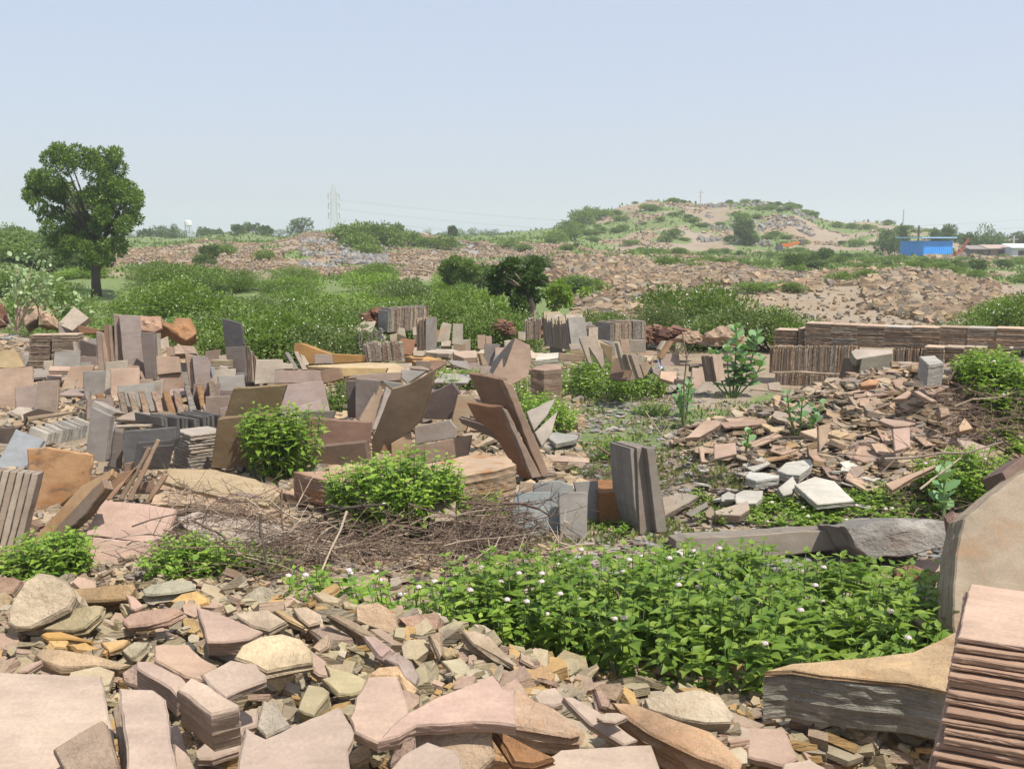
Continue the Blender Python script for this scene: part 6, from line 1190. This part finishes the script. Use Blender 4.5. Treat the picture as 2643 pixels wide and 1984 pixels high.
loose(1240, 1560, 885, 935, 24, YC + [CRM, PAL], 'loose slabs in the right far yard', 'loose pale slab among others in the right far yard')
loose(1540, 1760, 900, 960, 12, YC, 'loose slabs by the motorcycle', 'loose slab near the end of the path')
loose(0, 600, 880, 1010, 46, [MAU, GRY, TAN, PAL, MOT, (.3, .27, .25)], 'loose slabs in the left yard', 'loose slab among the debris in the left yard', (.25, .55))
loose(230, 640, 1010, 1120, 22, [MAU, GRY, MOT, PAL], 'loose slabs behind the slate row', 'loose slab near the row of rough posts', (.25, .45))
loose(500, 900, 960, 1060, 18, [MAU, GRY, MOT, PAL], 'loose slabs in the middle yard', 'loose slab between the long cream slab and the big mauve slab', (.2, .4))

# the ground goes on beyond both sides of the picture
side = []
for _ in range(5200):
    sg = R.choice((-1, 1)); y = R.uniform(3.2, 20); x = sg * y * R.uniform(.47, .85); side.append((x, y, tz(x, y) + R.uniform(0, .05)))
chips('side_debris', side, lambda p: .13, M_RUB, 'stone debris continuing beyond the picture edges', flat=.2, tilt=.4)
for (x, y, rx, h_) in [(4.6, 6.4, .9, .5), (6.2, 8.5, 1.1, .6), (7.6, 11, 1.2, .6), (-4.6, 7.2, .8, .45), (-6.8, 10, 1.1, .5)]:
    lantana(x, y, rx, .7, h_, 150, .075, 'leafy bush just outside the picture', group='bushes outside the picture')

loose(20, 620, 985, 1090, 22, [MAU, GRY, TAN, MOT, PAL], 'larger loose slabs in the left yard', 'larger loose slab leaning in the left yard', (.35, .62), (.28, .5))
loose(600, 1300, 960, 1090, 22, [MAU, GRY, TAN, MOT, PAL], 'larger loose slabs in the middle yard', 'larger loose slab leaning in the middle yard', (.25, .42), (.28, .5))

bushpx(1790, 1960, 905, 868, .9, 120, .07, 'low green scrub in front of the orange earth mounds')
bushpx(2540, 2680, 1190, 1090, .6, 120, .07, 'leafy bush low at the right edge before the dry twigs')
# ------------------------------------------------------------------ sheds, pylon, poles and small things
BLU_M, t, b = newmat('blue_sheet_metal'); N = NB(t); tc = N.n('ShaderNodeTexCoord'); N.l(N.mix(N.rng(N.noise(tc.outputs['Object'], .6, 3), .3, .7, 0, 1), (.04, .30, .80), (.06, .37, .88)), b.inputs['Base Color']); b.inputs['Roughness'].default_value = .45
Y = 128; x0, x1, xe = xat(2338, 660, Y + 2.2), xat(2384, 663, Y), xat(2461, 661, Y + .8); zb = H - Y * tt(664) - .1; zt = H - Y * tt(622)
root = empty('blue_shed', (x1, Y, zb)); hh = zt - zb
A, B_, C_ = Vector((x0 - x1, 4.2, 0)), Vector((0, 0, 0)), Vector((xe - x1, 1.2, 0)); D_ = A + (C_ - B_)
def ribwall(p, q, name):
    m_ = MB(); d = (q - p); L = d.length; d.normalize(); nn = Vector((d.y, -d.x, 0)); k = int(L / .3); pts = []
    for i in range(k + 1):
        for s, off in ((0, 0), (.4, 0), (.5, .04), (.9, .04)):
            f = min(L, (i + s) * L / (k + 1)); pts.append(p + d * f + nn * off)
    pts.append(q); V = [v for v in pts] + [v + Vector((0, 0, hh)) for v in pts]; n = len(pts); m_.add(V, [(i, i + 1, i + n + 1, i + n) for i in range(n - 1)]); return m_.build(name, BLU_M, root)
ribwall(A, B_, 'wall'); ribwall(B_, C_, 'wall'); ribwall(C_, D_, 'wall'); ribwall(D_, A, 'wall')
r = MB(); c = (A + B_ + C_ + D_) / 4; d = (C_ - B_).normalized(); ang = math.atan2(d.y, d.x); r.box(c + Vector((-.2, -.3, hh + .38)), ((C_ - B_).length + .9, (A - B_).length + .5, .14), ang)
r.build('roof', plain('pale_blue_roof', (.30, .55, .75), .5, vary=.05), root)
pm = MB()
for q in (A, B_, C_, D_): pm.tube([q + Vector((0, 0, hh)), q + Vector((0, 0, hh + .36))], .06, 6)
pm.build('roof_posts', plain('steel_post', (.2, .22, .25), .5), root); tag(root, 'bright blue sheet metal shed with a flat pale blue roof', 'shed')
GM = plain('galvanised_steel', (.50, .47, .43), .55, vary=.1)
Y = 400; x = xat(863, 600, Y); z0 = tz(x, Y); zt = H - Y * tt(475); root = empty('power_pylon', (x, Y, z0)); Hh = zt - z0; m_ = MB(); lv = [0, .18, .34, .46, .56, .65, .73, .81, .88, 1.0]; wd = [2.2, 1.6, 1.2, 1.05, 1.0, 1.0, 1.0, .95, .8, .1]
for i in range(len(lv) - 1):
    a, b2 = wd[i], wd[i + 1]; za, zb = lv[i] * Hh, lv[i + 1] * Hh; ca = [(-a, -a), (a, -a), (a, a), (-a, a)]; cb = [(-b2, -b2), (b2, -b2), (b2, b2), (-b2, b2)]
    for k in range(4):
        l = (k + 1) % 4; m_.tube([(*ca[k], za), (*cb[k], zb)], .06, 4); m_.tube([(*ca[k], za), (*cb[l], zb)], .035, 4); m_.tube([(*ca[l], za), (*cb[k], zb)], .035, 4); m_.tube([(*cb[k], zb), (*cb[l], zb)], .035, 4)
m_.build('lattice', GM, root); za = [.80, .62, .44]
for f in za:
    arm = MB()
    for s in (-1, 1): arm.tube([(s * .9, 0, f * Hh + .6), (s * 2.0, 0, f * Hh + .3)], .1, 4); arm.tube([(s * .9, 0, f * Hh - .5), (s * 2.0, 0, f * Hh + .3)], .1, 4)
    am = arm.build('cross_arm', GM, root)
    for s in (-1, 1): ins = MB(); ins.tube([(s * 2.0, 0, f * Hh + .3), (s * 2.0, 0, f * Hh - 1.6)], .14, 6); ins.build('insulator', plain('insulator', (.3, .3, .32)) if 'insulator' not in bpy.data.materials else bpy.data.materials['insulator'], am)
tag(root, 'tall pale lattice pylon on the hazy horizon', 'pylon')
WM = plain('cable', (.35, .35, .36), .5)
for f in za:
    for s in (-1, 1):
        p0 = Vector((x + s * 2.0, Y, z0 + f * Hh - 1.6)); p1 = p0 + Vector((330, 90, -2)); m_ = MB(); m_.tube([p0.lerp(p1, i / 14) + Vector((0, 0, -9 * 4 * (i / 14) * (1 - i / 14))) for i in range(15)], .035, 4, False); tag(m_.build('power_cable', WM), 'thin cable running right from the %s arm of the pylon' % ['top', 'middle', 'lowest'][za.index(f)], 'cable', 'cables of the pylon')
for u, vt, Y, lb in [(1809, 491, 225, 'thin pole with a crossbar on top of the hill'), (2038, 515, 232, 'short thin pole on the right shoulder of the hill'), (2333, 541, 200, 'pale thin mast left above the blue shed'), (2617, 608, 150, 'grey pole before the trees at the right edge'), (2372, 582, 150, 'dark rusty pole behind the blue shed')]:
    x = xat(u, vt, Y); z0 = tz(x, Y); zt = H - Y * tt(vt); root = empty('utility_pole', (x, Y, z0)); m_ = MB(); m_.tube([(0, 0, -.3), (0, 0, zt - z0)], [.16, .11], 6); m_.build('pole', GM if 'rusty' not in lb else M_BARK, root)
    if 'short' not in lb and 'mast' not in lb: a = MB(); a.box((0, 0, zt - z0 - .5), (1.3, .1, .1)); a.box((0, 0, zt - z0 - 1.3), (.8, .1, .1)); a.build('crossbar', GM, root)
    tag(root, lb, 'pole')
# water tank tower among the far trees
x = xat(486, 590, 300); root = empty('water_tank', (x, 300, tz(x, 300))); m_ = MB(); m_.tube([(0, 0, 3.6), (0, 0, 3.9), (0, 0, 4.9), (0, 0, 5.2)], [.7, 1.0, 1.0, .4], 14); m_.build('tank', plain('white_paint', (.75, .75, .72), .6), root); m_ = MB()
for a in range(4): m_.tube([(math.cos(a * 1.57) * .9, math.sin(a * 1.57) * .9, -.3), (math.cos(a * 1.57) * .8, math.sin(a * 1.57) * .8, 3.8)], .12, 6)
m_.build('legs', GM, root); tag(root, 'small white water tank above the left tree belt', 'water tank')
# orange machine at the foot of the hill: fallen boom and body
OM = plain('orange_paint', (.62, .16, .035), .5, vary=.15); RM = plain('rusty_orange', (.34, .12, .05), .7, vary=.3)
Y = 142; x = xat(2040, 650, Y); z = tz(x, Y); root = empty('orange_machine', (x, Y, z)); m_ = MB(); V = [(-1.3, -.3, .55), (-.4, -.3, .5), (1.1, -.3, .95), (1.2, -.3, 1.25), (-.1, -.3, 1.0), (-1.2, -.3, .95)]; m_.add(V + [(a, .3, c) for a, _, c in V], [(0, 1, 2, 3, 4, 5), (11, 10, 9, 8, 7, 6)] + [(i, i + 6, (i + 1) % 6 + 6, (i + 1) % 6) for i in range(6)]); m_.build('boom', OM, root)
m_ = MB(); m_.box((-1.4, .1, .5), (.6, .9, .7)); m_.box((1.4, 0, 1.15), (.6, .5, .5), .3); m_.tube([(-1.5, -.5, .3), (-1.5, .6, .3)], .32, 12); m_.build('chassis', plain('dark_steel', (.1, .1, .11), .6), root); tag(root, 'orange machine arm lying at the foot of the hill', 'machine')
Y = 124; x = xat(2480, 655, Y); z = tz(x, Y); root = empty('crane', (x, Y, z)); m_ = MB()
for o_ in (-.18, .18): m_.tube([(-.3, o_, 1.1), (1.1, o_, 3.0)], .07, 5); m_.tube([(-.1, o_, .9), (1.2, o_, 2.8)], .06, 5)
for i in range(9): f = i / 8; m_.tube([(-.3 + 1.4 * f, -.18, 1.1 + 1.9 * f), (-.1 + 1.3 * f, .18, .9 + 1.9 * f)], .04, 4)
m_.build('jib', RM, root); m_ = MB(); m_.box((-.5, 0, .75), (1.0, 1.0, .7)); m_.box((-.1, -.1, 1.2), (.5, .7, .5)); m_.build('cab', RM, root); root.scale = (.75,) * 3; tag(root, 'rust orange crane with its jib raised right of the blue shed', 'crane')
# tin roofed huts at the right edge
for u, Y, w_, h_, cl, lb in [(2520, 132, 2.4, 1.3, (.2, .17, .15), 'low dark hut right of the crane'), (2575, 132, 3.0, 1.2, (.34, .25, .2), 'low brown hut among rubble at the right'), (2625, 130, 2.2, 1.5, (.62, .62, .62), 'small whitish tin shed at the right edge')]:
    x = xat(u, 660, Y); z = tz(x, Y) - .1; root = empty('hut', (x, Y, z)); m_ = MB(); m_.box((0, 0, h_ / 2), (w_, 2, h_)); wl = m_.build('wall', plain('hut_wall', cl, .8), root)
    m_ = MB(); m_.box((0, -1.01, h_ * .4), (w_ * .3, .05, h_ * .75)); m_.build('door', plain('hut_door', (.07, .06, .05), .8), root)
    m_ = MB(); m_.add([(-w_ * .6, -1.3, h_ - .05), (w_ * .6, -1.3, h_ - .05), (w_ * .6, 1.3, h_ + .35), (-w_ * .6, 1.3, h_ + .35), (-w_ * .6, -1.3, h_ + .03), (w_ * .6, -1.3, h_ + .03), (w_ * .6, 1.3, h_ + .43), (-w_ * .6, 1.3, h_ + .43)], [(0, 3, 2, 1), (4, 5, 6, 7), (0, 1, 5, 4), (1, 2, 6, 5), (2, 3, 7, 6), (3, 0, 4, 7)]); m_.build('roof', plain('tin_roof', [q * 1.2 for q in cl], .6), root); tag(root, lb, 'hut')
far_chips('shed_rubble', 500, 2390, 2660, 118, 127, lambda p: .7, M_FAR, 'pale rubble heaped beside the blue shed', lambda x, y, u: fbm(x / 3, y / 3, 2) > -.1, flat=.6, tilt=.7)
# clothes on the red stone pile
def cloth(name, pts, mat, label):
    n = len(pts[0]); V = [p for row in pts for p in row]; m_ = MB(); Fs = [(i * n + j, i * n + j + 1, (i + 1) * n + j + 1, (i + 1) * n + j) for i in range(len(pts) - 1) for j in range(n - 1)]
    m_.add(V, Fs); o = m_.build(name, mat, None, True); md = o.modifiers.new('thick', 'SOLIDIFY'); md.thickness = .01; return tag(o, label, 'cloth')
for u, w_, cl, nm, lb in [(993, .13, (.10, .09, .14), 'dark_cloth', 'dark purple cloth hanging on the right side of the red stone pile'), (1001, .14, (.7, .68, .66), 'white_cloth', 'white cloth hanging beside the dark one on the red stone pile')]:
    Y = 21.1; x = xat(u, 830, Y); z1 = H - Y * tt(802 if 'dark' in nm else 806); z0 = H - Y * tt(826 if 'dark' in nm else 824); rows_ = []
    for i in range(9):
        f = i / 8; rows_.append([(x + (j / 6 - .5) * w_ * (.7 + .5 * f) + .02 * math.sin(i + u), Y - .05 - .03 * math.sin(j * 2.1 + i * .4), z1 + (z0 - z1) * f) for j in range(7)])
    cloth(nm, rows_, plain(nm, cl, .9, vary=.1), lb)
# motorcycle lying half hidden behind the fan of slabs
p = pt(1665, 930, 15.3); p.z = tz(p.x, p.y); root = empty('motorcycle', p); BK = plain('black_rubber', (.02, .02, .022), .7); CH = plain('chrome', (.6, .62, .65), .2, .9, .05); DB = plain('dark_blue_paint', (.03, .045, .07), .3)
def wheel(cx, cz):
    m_ = MB(); m_.tube([(cx + .27 * math.cos(a * math.pi / 12), 0, cz + .27 * math.sin(a * math.pi / 12)) for a in range(25)], .045, 8, False); w_ = m_.build('wheel', BK, root); m_ = MB()
    for a in range(8): m_.tube([(cx, 0, cz), (cx + .24 * math.cos(a * .785), 0, cz + .24 * math.sin(a * .785))], .008, 4)
    m_.tube([(cx, -.06, cz), (cx, .06, cz)], .04, 8); m_.build('spokes', CH, w_)
wheel(-.5, .3); wheel(.6, .3)
m_ = MB(); m_.tube([(-.28, 0, .62), (-.15, 0, .68), (.1, 0, .70), (.22, 0, .64)], [.05, .11, .12, .05], 10); m_.build('tank', DB, root)
m_ = MB(); m_.tube([(-.62, 0, .66), (-.4, 0, .68), (-.25, 0, .64)], [.05, .09, .06], 8); m_.build('seat', BK, root)
m_ = MB(); m_.tube([(.6, -.06, .3), (.36, -.06, .82)], .022, 6); m_.tube([(.6, .06, .3), (.36, .06, .82)], .022, 6); m_.tube([(-.5, 0, .3), (-.1, 0, .3), (.2, 0, .35), (.36, 0, .7)], .03, 6); m_.build('fork', CH, root)
m_ = MB(); m_.tube([(.30, -.32, .86), (.36, -.12, .84), (.36, .12, .84), (.30, .32, .86)], .014, 6); m_.build('handlebar', CH, root)
m_ = MB(); m_.tube([(.42, 0, .74), (.50, 0, .74)], [.04, .08], 12); m_.build('headlight', CH, root); m_ = MB(); m_.box((-.02, 0, .42), (.3, .2, .26)); m_.tube([(.1, .12, .34), (-.6, .13, .32)], .03, 8); m_.build('engine', plain('engine_metal', (.25, .25, .26), .4, .6), root)
root.scale = (.55,) * 3; root.rotation_euler = (rad(14), 0, rad(-12)); tag(root, 'dark motorcycle with chrome fork parked at the end of the path', 'motorcycle')
# orange marigold garland scrap lying on the flat block
p = G(1160, 1205, .37); m_ = MB()
for i in range(60):
    c = Vector((R.gauss(0, .05), R.gauss(0, .03), abs(R.gauss(0, .012)))) + Vector((0, 0, .01)); a = R.random() * 6.28
    m_.add([c + Vector((.014 * math.cos(a + k * 1.57), .014 * math.sin(a + k * 1.57), .006 * (k % 2))) for k in range(4)] + [c + Vector((0, 0, -.01))], [(0, 1, 2, 3), (0, 4, 1), (1, 4, 2), (2, 4, 3), (3, 4, 0)])
o = m_.build('flower_garland', plain('orange_petal', (.75, .12, .03), .7)); o.location = p; tag(o, 'scrap of bright orange flower garland on the flat block', 'garland')
# ------------------------------------------------------------------ thin air
hz, t, b = newmat('haze_air'); t.nodes.remove(b); pv = t.nodes.new('ShaderNodeVolumePrincipled'); pv.inputs['Color'].default_value = (.93, .96, 1, 1)
pv.inputs['Density'].default_value = .0008; pv.inputs['Anisotropy'].default_value = .3; t.links.new(pv.outputs[0], t.nodes['Material Output'].inputs['Volume'])
q = MB(); q.box((0, 900, 22), (5400, 2600, 56)); o = q.build('haze', hz); tag(o, kind='stuff')
